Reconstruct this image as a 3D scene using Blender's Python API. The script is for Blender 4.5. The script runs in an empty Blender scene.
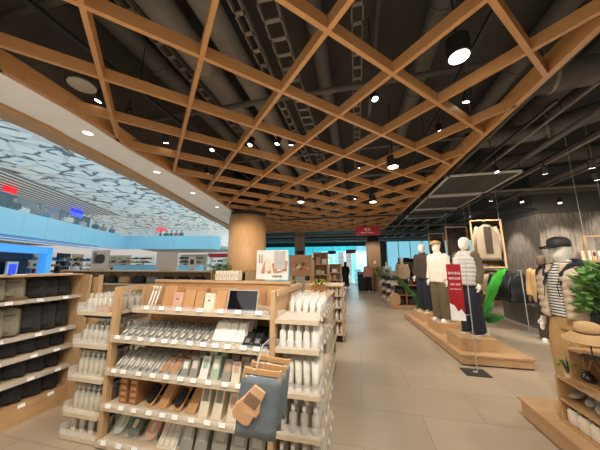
import bpy, bmesh, math, random
from mathutils import Vector, Matrix
random.seed(7)
C = bpy.context.scene.collection
PI = math.pi
R = math.radians
# ------------------------------------------------------------------ camera model (world: aisle runs along +Y)
F = 238.5; PIT = R(9.5); YAW = R(13.2); H = 1.55
FW = Vector((-math.sin(YAW)*math.cos(PIT), math.cos(YAW)*math.cos(PIT), math.sin(PIT)))
RT = Vector((math.cos(YAW), math.sin(YAW), 0)); UP = RT.cross(FW)
def at(px, py, x=None, y=None, z=None):
    r = FW + (px-300)/F*RT + (225-py)/F*UP
    t = x/r.x if x is not None else y/r.y if y is not None else (z-H)/r.z
    return Vector((r.x*t, r.y*t, H+r.z*t))
cam = bpy.data.cameras.new('camera'); co = bpy.data.objects.new('camera', cam); C.objects.link(co)
cam.sensor_width = 36; cam.lens = F/600*36; cam.clip_end = 300; cam.clip_start = .05
co.matrix_world = Matrix(((RT.x, UP.x, -FW.x, 0), (RT.y, UP.y, -FW.y, 0), (RT.z, UP.z, -FW.z, H), (0, 0, 0, 1)))
bpy.context.scene.camera = co
# ------------------------------------------------------------------ materials
def lin(c):
    return tuple(((v/255)/12.92 if v/255 <= .04045 else ((v/255+.055)/1.055)**2.4) for v in c)
def mat(name, c, rough=.6, metal=0, noise=.08, scale=8, emit=0, ec=None, trans=0, alpha=1, stretch=None, bump=0, spec=.5):
    m = bpy.data.materials.new(name); m.use_nodes = True
    nt = m.node_tree; b = nt.nodes['Principled BSDF']; c = lin(c)
    b.inputs['Roughness'].default_value = rough; b.inputs['Metallic'].default_value = metal
    b.inputs['Specular IOR Level'].default_value = spec
    tc = nt.nodes.new('ShaderNodeTexCoord'); mp = nt.nodes.new('ShaderNodeMapping'); nz = nt.nodes.new('ShaderNodeTexNoise')
    if stretch: mp.inputs['Scale'].default_value = stretch
    nz.inputs['Scale'].default_value = scale; nz.inputs['Detail'].default_value = 4
    cr = nt.nodes.new('ShaderNodeValToRGB')
    cr.color_ramp.elements[0].position = .3; cr.color_ramp.elements[1].position = .7
    cr.color_ramp.elements[0].color = (*[max(0, v*(1-noise*2)) for v in c], 1)
    cr.color_ramp.elements[1].color = (*[min(1, v*(1+noise)) for v in c], 1)
    l = nt.links.new
    l(tc.outputs['Object'], mp.inputs[0]); l(mp.outputs[0], nz.inputs['Vector']); l(nz.outputs[0], cr.inputs[0]); l(cr.outputs[0], b.inputs['Base Color'])
    if bump:
        bp = nt.nodes.new('ShaderNodeBump'); bp.inputs['Strength'].default_value = bump; bp.inputs['Distance'].default_value = .01
        l(nz.outputs[0], bp.inputs['Height']); l(bp.outputs[0], b.inputs['Normal'])
    if emit:
        b.inputs['Emission Strength'].default_value = emit
        b.inputs['Emission Color'].default_value = (*(lin(ec) if ec else c), 1)
    b.inputs['Transmission Weight'].default_value = trans; b.inputs['Alpha'].default_value = alpha
    return m
WS = (1, 1, 14)
M = {}
def W_(n, c, s=(1, 1, 1), k=.1, sc=6, r=.5): M[n] = mat(n, c, r, noise=k, scale=sc, stretch=s)
W_('oak', (196, 160, 118), (12, 12, 1)); W_('oak_h', (200, 164, 120), (1, 1, 16)); W_('oak_y', (196, 156, 110), (14, 1, 14))
W_('lattice', (188, 136, 82), (2, 2, 20), .07); W_('shelf', (212, 192, 162), (2, 14, 14), .05); W_('craft', (196, 148, 98), k=.06)
W_('column', (196, 150, 100), (6, 6, 1), .06, 3); W_('platform', (190, 152, 110), (1, 10, 10), .07); W_('box', (186, 146, 100), (8, 8, 1), .07)
W_('redwood', (150, 104, 66), (10, 2, 2), .1)
for n, c, r in [('white', (238, 234, 226), .5), ('cream', (226, 214, 190), .7), ('black', (22, 22, 24), .5), ('dark', (48, 46, 45), .6), ('grey', (128, 126, 122), .6), ('ltgrey', (190, 186, 178), .6),
                ('navy', (26, 30, 42), .85), ('olive', (98, 84, 60), .85), ('brown', (92, 70, 54), .85), ('dkbrown', (70, 55, 46), .85), ('khaki', (178, 142, 92), .85), ('beige', (206, 180, 144), .8), ('puff', (200, 178, 150), .65),
                ('puffdk', (158, 140, 118), .9), ('offwhite', (228, 218, 200), .85), ('hatfab', (196, 160, 114), .9), ('beret', (186, 146, 102), .9), ('bagolive', (128, 124, 104), .85), ('bagblack', (38, 36, 35), .8), ('bagbrown', (120, 88, 56), .8),
                ('duct', (122, 114, 102), .55), ('ductdk', (84, 79, 72), .6), ('slab', (58, 55, 50), .9), ('track', (30, 30, 30), .5), ('signred', (168, 22, 34), .4), ('stripe_w', (225, 222, 212), .9),
                ('mannequin', (236, 228, 212), .5), ('skin', (200, 150, 120), .6), ('pink', (226, 150, 130), .8), ('green', (96, 140, 66), .6), ('yellowgreen', (176, 190, 70), .7), ('tag', (250, 248, 244), .5),
                ('pouch', (108, 118, 124), .22), ('mitt', (214, 168, 126), .95), ('orange', (206, 146, 100), .7), ('mint', (170, 190, 168), .6), ('liqyellow', (214, 200, 150), .3), ('pinkbox', (208, 164, 140), .6),
                ('greybox', (150, 148, 136), .6), ('dkgreen', (60, 78, 58), .7), ('blue', (52, 90, 200), .5), ('steel', (170, 168, 164), .35), ('concrete_low', (118, 112, 102), .5), ('soil', (60, 44, 32), .9), ('hair', (24, 20, 20), .7), ('bluecloth', (84, 130, 170), .8), ('tan', (190, 150, 110), .7)]:
    M[n] = mat(n, c, r, noise=.06)
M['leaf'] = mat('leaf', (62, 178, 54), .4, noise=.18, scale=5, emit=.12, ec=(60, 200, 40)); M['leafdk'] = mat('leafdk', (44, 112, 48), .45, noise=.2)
M['lens'] = mat('lens', (255, 250, 235), .3, emit=9, ec=(255, 244, 222)); M['lensdim'] = mat('lensdim', (255, 250, 240), .3, emit=1.6, ec=(255, 246, 230))
M['clear'] = mat('clear', (222, 216, 200), .12, noise=.05, alpha=.6, spec=.8)
M['bag_film'] = mat('bag_film', (240, 240, 236), .1, noise=.01, alpha=.14, spec=.9)
M['acrylic'] = mat('acrylic', (240, 242, 244), .08, noise=.01, alpha=.2, spec=.8)
M['package'] = mat('package', (212, 214, 206), .2, noise=.16, scale=30, alpha=.75, spec=.8)
M['blkpackage'] = mat('blkpackage', (36, 36, 38), .2, noise=.3, scale=30, spec=.9)
M['whitepouch'] = mat('whitepouch', (222, 218, 204), .4, noise=.08, scale=30)
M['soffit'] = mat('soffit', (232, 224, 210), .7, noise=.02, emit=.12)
M['mirror'] = mat('mirror', (40, 40, 42), .06, metal=1, noise=.02)
M['fascia'] = mat('fascia', (140, 190, 208), .35, noise=.04, scale=.6, emit=.26, ec=(120, 190, 220))  # slight emission in the panel colour stands in for atrium light
M['cyan'] = mat('cyan', (70, 200, 225), .4, noise=.05, emit=.75, ec=(60, 205, 225)); M['cyanedge'] = mat('cyanedge', (70, 160, 240), .4, emit=.55, ec=(80, 170, 245))
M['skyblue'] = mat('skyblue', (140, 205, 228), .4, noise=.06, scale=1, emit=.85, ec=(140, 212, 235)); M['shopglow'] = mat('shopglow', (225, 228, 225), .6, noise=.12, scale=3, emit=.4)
M['shopwarm'] = mat('shopwarm', (190, 178, 150), .6, noise=.25, scale=2, emit=.25); M['shopdark'] = mat('shopdark', (40, 48, 62), .4, noise=.2)  # emission in the pale shop colours stands in for lit interiors
M['glass'] = mat('glass', (170, 215, 230), .08, noise=.02, alpha=.12, spec=.8)
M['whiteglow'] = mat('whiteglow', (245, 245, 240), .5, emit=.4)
M['redglow'] = mat('redglow', (235, 30, 40), .5, emit=1.2); M['blueglow'] = mat('blueglow', (40, 60, 240), .5, emit=1.5)
M['atfloor'] = mat('atfloor', (190, 196, 200), .25, noise=.05)

def node_mat(name, build):
    m = bpy.data.materials.new(name); m.use_nodes = True; build(m.node_tree, m.node_tree.nodes['Principled BSDF']); return m
def floor_nodes(nt, b):
    l = nt.links.new; tc = nt.nodes.new('ShaderNodeTexCoord'); br = nt.nodes.new('ShaderNodeTexBrick')
    br.offset = .5; br.inputs['Scale'].default_value = 1; br.inputs['Brick Width'].default_value = 1.2; br.inputs['Row Height'].default_value = .6
    br.inputs['Mortar Size'].default_value = .005; br.inputs['Mortar Smooth'].default_value = .3
    br.inputs['Color1'].default_value = (*lin((186, 167, 143)), 1); br.inputs['Color2'].default_value = (*lin((178, 159, 135)), 1); br.inputs['Mortar'].default_value = (*lin((158, 137, 113)), 1)
    nz = nt.nodes.new('ShaderNodeTexNoise'); nz.inputs['Scale'].default_value = 1.4; nz.inputs['Detail'].default_value = 6
    mx = nt.nodes.new('ShaderNodeMix'); mx.data_type = 'RGBA'; mx.blend_type = 'MULTIPLY'; mx.inputs[0].default_value = .22
    l(tc.outputs['Object'], br.inputs[0]); l(tc.outputs['Object'], nz.inputs[0]); l(br.outputs[0], mx.inputs[6]); l(nz.outputs[0], mx.inputs[7]); l(mx.outputs[2], b.inputs['Base Color'])
    b.inputs['Roughness'].default_value = .38
M['floor'] = node_mat('floor', floor_nodes)
def camo_nodes(nt, b):
    l = nt.links.new; tc = nt.nodes.new('ShaderNodeTexCoord'); nz = nt.nodes.new('ShaderNodeTexNoise'); nz.inputs['Scale'].default_value = .8
    mix = nt.nodes.new('ShaderNodeVectorMath'); mix.operation = 'MULTIPLY_ADD'; mix.inputs[1].default_value = (.9, .9, 0)
    vo = nt.nodes.new('ShaderNodeTexVoronoi'); vo.feature = 'DISTANCE_TO_EDGE'; vo.inputs['Scale'].default_value = .85
    cr = nt.nodes.new('ShaderNodeValToRGB'); cr.color_ramp.interpolation = 'CONSTANT'
    cr.color_ramp.elements[0].color = (*lin((104, 104, 98)), 1); cr.color_ramp.elements[1].position = .062; cr.color_ramp.elements[1].color = (*lin((168, 200, 212)), 1)
    e = cr.color_ramp.elements.new(.10); e.color = (*lin((206, 214, 210)), 1); e = cr.color_ramp.elements.new(.34); e.color = (*lin((126, 184, 214)), 1); e = cr.color_ramp.elements.new(.42); e.color = (*lin((112, 112, 106)), 1)
    n2 = nt.nodes.new('ShaderNodeTexNoise'); n2.inputs['Scale'].default_value = 1.1
    c2 = nt.nodes.new('ShaderNodeValToRGB'); c2.color_ramp.interpolation = 'CONSTANT'; c2.color_ramp.elements[0].color = (0, 0, 0, 1); c2.color_ramp.elements[1].position = .52; c2.color_ramp.elements[1].color = (1, 1, 1, 1)
    mx = nt.nodes.new('ShaderNodeMix'); mx.data_type = 'RGBA'; mx.inputs[7].default_value = (*lin((200, 208, 206)), 1)
    mul = nt.nodes.new('ShaderNodeMath'); mul.operation = 'MULTIPLY'; mul.inputs[1].default_value = .75
    l(tc.outputs['Object'], nz.inputs[0]); l(nz.outputs[1], mix.inputs[0]); l(tc.outputs['Object'], mix.inputs[2]); l(mix.outputs[0], vo.inputs['Vector']); l(vo.outputs['Distance'], cr.inputs[0])
    l(tc.outputs['Object'], n2.inputs[0]); l(n2.outputs[0], c2.inputs[0]); l(c2.outputs[0], mul.inputs[0]); l(mul.outputs[0], mx.inputs[0]); l(cr.outputs[0], mx.inputs[6])
    l(mx.outputs[2], b.inputs['Base Color']); l(mx.outputs[2], b.inputs['Emission Color']); b.inputs['Emission Strength'].default_value = .5; b.inputs['Roughness'].default_value = .5  # pattern colour also emits, standing in for light on the ceiling
M['camo'] = node_mat('camo', camo_nodes)
def concrete_nodes(nt, b):
    l = nt.links.new; tc = nt.nodes.new('ShaderNodeTexCoord'); mp = nt.nodes.new('ShaderNodeMapping'); mp.inputs['Scale'].default_value = (9, 9, 1.2)
    nz = nt.nodes.new('ShaderNodeTexNoise'); nz.inputs['Scale'].default_value = 3; nz.inputs['Detail'].default_value = 8
    cr = nt.nodes.new('ShaderNodeValToRGB'); cr.color_ramp.elements[0].color = (*lin((84, 76, 68)), 1); cr.color_ramp.elements[0].position = .3; cr.color_ramp.elements[1].color = (*lin((146, 134, 120)), 1); cr.color_ramp.elements[1].position = .75
    l(tc.outputs['Object'], mp.inputs[0]); l(mp.outputs[0], nz.inputs[0]); l(nz.outputs[0], cr.inputs[0]); l(cr.outputs[0], b.inputs['Base Color']); b.inputs['Roughness'].default_value = .85
M['concrete'] = node_mat('concrete', concrete_nodes)
def stripe_nodes(period, c1, c2, axis=2):
    def f(nt, b):
        l = nt.links.new; tc = nt.nodes.new('ShaderNodeTexCoord'); sp = nt.nodes.new('ShaderNodeSeparateXYZ')
        a = nt.nodes.new('ShaderNodeMath'); a.operation = 'MODULO'; a.inputs[1].default_value = period
        g = nt.nodes.new('ShaderNodeMath'); g.operation = 'LESS_THAN'; g.inputs[1].default_value = period*.45
        mx = nt.nodes.new('ShaderNodeMix'); mx.data_type = 'RGBA'; mx.inputs[6].default_value = (*lin(c1), 1); mx.inputs[7].default_value = (*lin(c2), 1)
        l(tc.outputs['Object'], sp.inputs[0]); l(sp.outputs[axis], a.inputs[0]); l(a.outputs[0], g.inputs[0]); l(g.outputs[0], mx.inputs[0]); l(mx.outputs[2], b.inputs['Base Color']); b.inputs['Roughness'].default_value = .85
    return f
M['stripes'] = node_mat('stripes', stripe_nodes(.03, (228, 224, 212), (56, 60, 66)))
M['mesh'] = mat('mesh', (70, 66, 62), .6, noise=.3, scale=60)

# ------------------------------------------------------------------ geometry helpers
def B(): return bmesh.new()
def box(bm, x0, x1, y0, y1, z0, z1, mx=None):
    vs = [bm.verts.new((x, y, z)) for z in (z0, z1) for x, y in ((x0, y0), (x1, y0), (x1, y1), (x0, y1))]
    for f in ((3, 2, 1, 0), (4, 5, 6, 7), (0, 1, 5, 4), (1, 2, 6, 5), (2, 3, 7, 6), (3, 0, 4, 7)): bm.faces.new([vs[i] for i in f])
    if mx is not None:
        for v in vs: v.co = mx @ v.co
    return bm
def loft(bm, rings, cap=True):
    rv = [[bm.verts.new(p) for p in r] for r in rings]; n = len(rings[0])
    for a, b in zip(rv, rv[1:]):
        for i in range(n): bm.faces.new((a[i], a[(i+1) % n], b[(i+1) % n], b[i]))
    if cap:
        bm.faces.new(rv[0][::-1]); bm.faces.new(rv[-1])
    return bm
def ring(cx, cy, cz, rx, ry, n=16, p=2.0):
    o = []
    for i in range(n):
        a = 2*PI*i/n; c, s = math.cos(a), math.sin(a)
        o.append((cx+rx*math.copysign(abs(c)**(2/p), c), cy+ry*math.copysign(abs(s)**(2/p), s), cz))
    return o
def tube(bm, pts, rad, n=8, asp=1):
    pts = [Vector(p) for p in pts]
    if not hasattr(rad, '__len__'): rad = [rad]*len(pts)
    rs = []; u = None
    for i, p in enumerate(pts):
        t = (pts[min(i+1, len(pts)-1)]-pts[max(i-1, 0)]).normalized()
        if u is None: u = t.cross(Vector((0, 0, 1)) if abs(t.z) < .9 else Vector((0, 1, 0))).normalized()
        u = (u-t*u.dot(t)).normalized(); v = t.cross(u)
        rs.append([p+rad[i]*(math.cos(2*PI*k/n)*u+asp*math.sin(2*PI*k/n)*v) for k in range(n)])
    return loft(bm, rs)
def lathe(bm, prof, cx=0, cy=0, n=16):
    return loft(bm, [ring(cx, cy, z, max(r, .0005), max(r, .0005), n) for r, z in prof])
def prism(bm, pts2, z0, z1):
    lo = [bm.verts.new((x, y, z0)) for x, y in pts2]; hi = [bm.verts.new((x, y, z1)) for x, y in pts2]; n = len(pts2)
    for i in range(n): bm.faces.new((lo[i], lo[(i+1) % n], hi[(i+1) % n], hi[i]))
    bm.faces.new(lo[::-1]); bm.faces.new(hi); return bm
def obj(name, bm, m, parent=None, bev=0, smooth=False, loc=None, rz=None, cat=None, label=None, group=None, kind=None):
    bmesh.ops.recalc_face_normals(bm, faces=bm.faces[:])
    me = bpy.data.meshes.new(name); bm.to_mesh(me); bm.free()
    if smooth:
        for p in me.polygons: p.use_smooth = True
    me.materials.append(M[m] if isinstance(m, str) else m)
    o = bpy.data.objects.new(name, me); C.objects.link(o)
    if parent: o.parent = parent
    if bev:
        md = o.modifiers.new('b', 'BEVEL'); md.width = bev; md.segments = 2; md.limit_method = 'ANGLE'
    if loc is not None: o.location = loc
    if rz is not None: o.rotation_euler = (0, 0, rz)
    tag(o, cat, label, group, kind); return o
def tag(o, cat=None, label=None, group=None, kind=None):
    if cat: o['category'] = cat
    if label: o['label'] = label
    if group: o['group'] = group
    if kind: o['kind'] = kind
    return o
def thing(name, cat, label, loc=(0, 0, 0), rz=0, group=None, rot=None):
    o = bpy.data.objects.new(name, None); C.objects.link(o); o.location = loc; o.rotation_euler = rot if rot else (0, 0, rz); o.empty_display_size = .1
    return tag(o, cat, label, group)
def struct(name, bm, m, parent=None, **k): return obj(name, bm, m, parent, kind=None if parent else 'structure', **k)
def dup(root, loc, rz=None, label=None, group=None, rot=None, s=None):
    r = root.copy(); C.objects.link(r); r.location = loc
    if rz is not None: r.rotation_euler = (0, 0, rz)
    if rot is not None: r.rotation_euler = rot
    if s: r.scale = (s, s, s) if not hasattr(s, '__len__') else s
    if label: r['label'] = label
    if group: r['group'] = group
    for ch in KIDS.get(root.name, root.children):
        c = ch.copy(); C.objects.link(c); c.parent = r
        for g in list(ch.children):
            d = g.copy(); C.objects.link(d); d.parent = c
    return r
KIDS = {}
def recolor(root, mp):
    for ch in root.children:
        if ch.name.split('.')[0] in mp:
            ch.data = ch.data.copy(); ch.data.materials.clear(); ch.data.materials.append(M[mp[ch.name.split('.')[0]]])
FIRST = {}
def place(key, make, loc, rz=0, label=None, group=None, rot=None, s=None, colors=None):
    """first call builds the thing, later calls copy it"""
    if key not in FIRST:
        o = make(); o.location = loc; o.rotation_euler = rot if rot else (0, 0, rz)
        if s: o.scale = (s, s, s) if not hasattr(s, '__len__') else s
        FIRST[key] = o; tag(o, None, label, group)
    else:
        o = dup(FIRST[key], loc, rz, label, group, rot, s or (1, 1, 1))
        if group is None and 'group' in o: del o['group']
    if colors: recolor(o, colors)
    return o
def baked(name, bm, m, parent, voxel=.012, smooth=4, **k):
    """unite overlapping closed lofts into one continuous skin"""
    o = obj(name, bm, m, parent, **k)
    md = o.modifiers.new('r', 'REMESH'); md.mode = 'VOXEL'; md.voxel_size = voxel; md.use_smooth_shade = True
    ms = o.modifiers.new('s', 'SMOOTH'); ms.iterations = smooth; ms.factor = .5
    bpy.context.view_layer.update()
    dg = bpy.context.evaluated_depsgraph_get(); me = bpy.data.meshes.new_from_object(o.evaluated_get(dg)); o.modifiers.clear(); old = o.data; o.data = me
    if not me.materials: me.materials.append(M[m])
    return o
def text(s, size, m, parent, loc, rot, name='lettering', ext=.001):
    cu = bpy.data.curves.new(name, 'FONT'); cu.body = s; cu.size = size; cu.extrude = ext; cu.align_x = 'CENTER'; cu.align_y = 'CENTER'
    o = bpy.data.objects.new(name+'_t', cu); C.objects.link(o); bpy.context.view_layer.update()
    me = bpy.data.meshes.new_from_object(o.evaluated_get(bpy.context.evaluated_depsgraph_get())); bpy.data.objects.remove(o)
    me.materials.clear(); me.materials.append(M[m]); q = bpy.data.objects.new(name, me); C.objects.link(q); q.parent = parent; q.location = loc; q.rotation_euler = rot
    return q
exec_parts = []
# ================================================================== SETTING
struct('floor', box(B(), -4.6, 14, -4, 27, -.1, 0), 'floor')
struct('floor_atrium', box(B(), -45, -4.6, -4, 60, -.1, 0), 'atfloor')
struct('ceiling', box(B(), -3.7, 14, -4, 27, 4.5, 4.6), 'slab')
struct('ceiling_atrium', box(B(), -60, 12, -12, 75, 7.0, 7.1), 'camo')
# white soffit following the curved shop edge + timber lip
inner = [(-3.0, -4), (-2.98, 1.0), (-3.03, 1.9), (-3.18, 2.64), (-3.3, 4), (-3.66, 6.2), (-4.3, 9), (-5.3, 12), (-6.8, 16), (-9, 22), (-12, 27)]
outer = [(-3.5, -4), (-3.5, 1.2), (-3.6, 2.2), (-3.76, 3.1), (-4.2, 5), (-4.8, 7.4), (-5.15, 9), (-6.1, 11.5), (-7.6, 15), (-10, 22), (-13, 27)]
def spl(pts, k=6):
    o = []
    for i in range(len(pts)-1):
        p0, p1, p2, p3 = [Vector((*pts[min(max(j, 0), len(pts)-1)], 0)) for j in (i-1, i, i+1, i+2)]
        for t in range(k):
            t /= k; o.append(.5*((2*p1)+(p2-p0)*t+(2*p0-5*p1+4*p2-p3)*t*t+(3*p1-p0-3*p2+p3)*t**3))
    o.append(Vector((*pts[-1], 0))); return [(v.x, v.y) for v in o]
inn, out = spl(inner), spl(outer)
def strip(bm, a, b, z0, z1):
    loft(bm, [[(p[0], p[1], z0), (q[0], q[1], z0), (q[0], q[1], z1), (p[0], p[1], z1)] for p, q in zip(a, b)]); return bm
sh = lambda pts, d: [(x+d, y) for x, y in pts]
bm = B(); prism(bm, [p for p in inn if p[1] > 3]+[(-3.6, 27), (-3.6, 3)], 4.5, 4.6); struct('ceiling_side', bm, 'slab')
struct('trim_1', strip(B(), out, inn, 3.2, 3.3), 'soffit')
struct('trim_2', strip(B(), sh(out, -.3), sh(out, -.06), 3.16, 3.34), 'oak_y')
struct('trim_3', strip(B(), sh(out, -.06), sh(inn, .02), 3.34, 4.5), 'ductdk')
for i, (px, py) in enumerate([(88, 133), (157, 172), (193, 193), (217, 207)]):
    p = at(px, py, z=3.2)
    def mk():
        t = thing('recessed_downlight', 'ceiling light', '')
        obj('trim_ring', lathe(B(), [(.07, -.004), (.07, 0), (.055, 0), (.055, -.004)], n=20), 'white', t)
        obj('diffuser', lathe(B(), [(.055, -.006), (.055, .0)], n=20), 'lensdim', t); return t
    place('downlight', mk, (p.x, p.y, 3.2), label=['round recessed downlight in the white soffit, closest to the lattice corner', 'second recessed downlight along the curved white soffit', 'third recessed downlight along the curved white soffit', 'recessed downlight in the white soffit just before the big column'][i], group='downlights in the white soffit')

# ------------------------------------------------------------------ timber lattice
def xr(y): return 1.74-.046*(y-1.85)
def xl(y):
    for (x0, y0), (x1, y1) in zip(inn, inn[1:]):
        if y0 <= y <= y1: return x0+(x1-x0)*(y-y0)/(y1-y0)+.03
    return -3
YE = 11.7
def inside(x, y): return -1.2 < y < YE and xl(y) < x < xr(y)
lat = thing('timber_lattice', 'ceiling lattice', 'orange timber diamond lattice hanging below the dark ducted ceiling', (-.64, 4, 3.2))
LO = [0]
def beam(p, q, w=.05, z0=3.2, z1=3.35, nm='beam'):
    p, q = Vector(p), Vector(q); d = (q-p); L = d.length; mx = Matrix.Translation((p.x+.64, p.y-4, -3.2)) @ Matrix.Rotation(math.atan2(d.y, d.x), 4, 'Z')
    obj(nm, box(B(), 0, L, -w/2, w/2, z0-3.2+LO[0]+3.2, z1, mx), 'lattice', lat)
N0 = Vector((-.645, 1.975)); DA = Vector((.512, .522)); DB = Vector((-.505, .508))
for (D, E) in ((DA, DB), (DB, DA)):
    LO[0] += .0015
    for k in range(-26, 27):
        run = []
        for s in range(-3000, 3000):
            p = N0+E*k+D*(s*.01)
            if inside(p.x, p.y): run.append(p)
            elif run: break
        if len(run) > 25: beam(run[0], run[-1], .037, 3.2, 3.31-LO[0])
beam((xr(-1.2), -1.2), (xr(YE), YE), .06, 3.2, 3.38, 'edge_beam'); beam((xl(YE), YE), (xr(YE), YE), .06, 3.2, 3.38, 'edge_beam')
prev = None
for y in (-1.2, .6, 1.3, 2.0, 2.7, 4, 6.2, 9, YE):
    c = (xl(y)+.02, y)
    if prev: beam(prev, c, .06, 3.2, 3.38, 'edge_beam')
    prev = c

# ------------------------------------------------------------------ ducts, trays, tracks above
def duct(x, y0, y1, z, r, m='duct', label='', name='air_duct'):
    t = thing(name, 'duct', label, (x, y0, z), group=None)
    bm = B(); tube(bm, [(0, 0, 0), (0, y1-y0, 0)], r, 20); obj('pipe', bm, m, t, smooth=True)
    bm = B(); k = .7
    while k < y1-y0: lathe_y(bm, k, r+.012); k += 1.3
    obj('collar', bm, m, t); bm = B()
    for k in (1.5, 5, 8.5, 12): tube(bm, [(0, k, 0), (0, k, 4.49-z)], .008, 5)
    obj('hanger_rods', bm, 'track', t); return t
def lathe_y(bm, y, r): tube(bm, [(0, y-.02, 0), (0, y+.02, 0)], r, 20)
for x, z, r, m, lb in [(-1.28, 3.95, .13, 'duct', 'round grey duct above the lattice, beside the cable trays'), (-1.75, 4.0, .15, 'duct', 'round grey duct above the lattice between its twin and the soffit'), (-.35, 4.2, .1, 'ductdk', 'thin dark pipe high above the lattice'),
                       (.95, 4.2, .12, 'ductdk', 'dark pipe above the lattice near its far corner'), (2.3, 4.32, .12, 'ductdk', 'dark duct beside the lattice edge, above the menswear platform'), (3.2, 4.3, .16, 'ductdk', 'wide dark duct over the clothes rails'), (3.6, 4.3, .1, 'ductdk', 'thin dark pipe over the clothes rails'), (-2.5, 4.2, .12, 'ductdk', 'dark pipe hidden above the lattice beside the soffit')]:
    duct(x, -1, 15.3, z, r, m, lb)
def tray(x, w, z, lb, y0=-1, y1=15):
    t = thing('cable_tray', 'cable tray', lb, (x, y0, z)); bm = B(); L = y1-y0
    box(bm, -w/2, -w/2+.012, 0, L, 0, .07); box(bm, w/2-.012, w/2, 0, L, 0, .07); obj('side_rail', bm, 'duct', t)
    bm = B(); k = .1
    while k < L: box(bm, -w/2, w/2, k, k+.04, 0, .012); k += .19
    obj('grating', bm, 'duct', t); return t
tray(-.92, .1, 3.72, 'narrow perforated cable tray above the lattice'); tray(-.68, .18, 3.8, 'wide cable tray beside the narrow one above the lattice'); tray(.1, .12, 4.0, 'slim cable tray over the middle of the lattice'); tray(-2.15, .12, 4.1, 'cable tray between the dark pipes above the lattice')
for i, (y, z, r) in enumerate([(1.1, 3.64, .03), (2.6, 3.64, .035), (4.2, 3.64, .025), (5.6, 3.65, .04), (7.4, 3.64, .035), (9.4, 3.65, .04)]):
    bm = B(); tube(bm, [(-3.4, y, z), (1.85, y, z)], r, 10)
    obj('conduit_pipe', bm, 'ductdk', smooth=True, cat='pipe', label='dark conduit crossing over the lattice, number %d from the entrance' % (i+1) if 0 else ['dark conduit crossing above the lattice over the shelf of bags', 'dark conduit crossing above the lattice over the toiletry gondola', 'thin dark conduit crossing above the lattice before the menswear platform', 'thick dark conduit crossing above the menswear platform', 'dark conduit crossing above the lattice past the big column', 'thick dark conduit crossing near the far end of the lattice'][i])
# heavy bent duct over the right side
for i, (pts, r, lb) in enumerate([([(2.3, 3.3, 3.85), (3.2, 3.2, 3.85), (3.5, 2.9, 3.85), (4.3, 2.7, 3.85), (8, 2.6, 3.85)], .17, 'big elbowed air duct over the box display'), ([(2.0, 4.6, 3.75), (3.0, 4.5, 3.75), (3.6, 4.1, 3.8), (9, 4.0, 3.8)], .15, 'elbowed air duct over the capped mannequin'), ([(2.1, 6.4, 3.9), (9, 5.2, 3.9)], .16, 'slanting duct over the concrete wall'), ([(1.9, 8.2, 3.7), (9, 7.9, 3.7)], .14, 'straight duct crossing behind the bent ones')]):
    bm = B(); tube(bm, pts, r, 18); t = thing('air_duct', 'duct', lb); obj('pipe', bm, 'ductdk', t, smooth=True)
    bm = B()
    for a, b in zip(pts, pts[1:]):
        a, b = Vector(a), Vector(b); d = (b-a).normalized(); tube(bm, [a+d*.12, a+d*.16], r+.015, 18); tube(bm, [a+d*.14, Vector((a.x+d.x*.14, a.y+d.y*.14, 4.49))], .008, 5)
    obj('collar', bm, 'duct', t)
for i, (x, z, r) in enumerate([(2.0, 3.45, .03), (2.7, 3.55, .02), (3.1, 3.5, .045), (3.9, 3.62, .03), (4.6, 3.55, .06), (5.2, 3.7, .03)]):
    bm = B(); tube(bm, [(x, 2.2, z), (x, 18.4, z)], r, 10)
    obj('ceiling_pipe', bm, 'duct' if i % 2 else 'ductdk', smooth=True, cat='pipe', label='thin ceiling pipe running along the aisle, '+['just outside the lattice edge', 'over the menswear mannequins', 'thicker one over the mesh panels', 'over the first clothes rail', 'thickest one before the concrete wall', 'closest to the concrete wall'][i])
for i, (x0, x1, y, z, r) in enumerate([(2.0, 9, 6.9, 3.42, .03), (2.0, 5.2, 9.4, 3.4, .05), (-5, 9, 12.4, 3.45, .06), (-5, 9, 13.6, 3.6, .04), (-6, 9, 14.8, 3.4, .08), (-6, 9, 16.2, 3.55, .05), (-6, 9, 17.6, 3.35, .06)]):
    bm = B(); tube(bm, [(x0, y, z), ((x0+x1)/2, y, z), (x1, y, z)], r, 10)
    obj('cross_pipe', bm, 'duct' if i % 2 == 0 else 'ductdk', smooth=True, cat='pipe', label='pipe crossing the dark ceiling '+['over the clothes rails', 'just before the long concrete wall end', 'first beyond the far lattice edge', 'second beyond the far lattice edge', 'thickest beyond the far lattice edge', 'fourth beyond the far lattice edge', 'last before the cyan windows'][i])
# light tracks
for i, (x, y0, y1, z) in enumerate([(.25, -1, 3.2, 3.62), (1.15, -1, 9, 3.55), (-2.4, -1, 5, 3.55), (-.6, 4, 10, 3.55), (2.25, 3, 12, 3.35), (3.3, 3, 12, 3.35)]):
    bm = box(B(), x-.018, x+.018, y0, y1, z, z+.035)
    for q in (.15, .5, .85): tube(bm, [(x, y0+(y1-y0)*q, z+.02), (x, y0+(y1-y0)*q, 4.5)], .006, 5)
    obj('light_track', bm, 'track', cat='light track', label=['black light track above the lattice over the aisle', 'black light track above the lattice edge', 'black light track over the shelf of bags', 'black light track above the lattice past the gondola', 'black light track beside the mesh ceiling panels', 'black light track over the clothes rail'][i])
bm = box(B(), -2.7, 5.2, 8.25, 8.3, 3.16, 3.2)
for x in (3.2, 4.2, 5.0): tube(bm, [(x, 8.27, 3.2), (x, 8.27, 4.5)], .006, 5)
obj('light_track', bm, 'track', cat='light track', label='long dark bar crossing just under the lattice past the big column')

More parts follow.
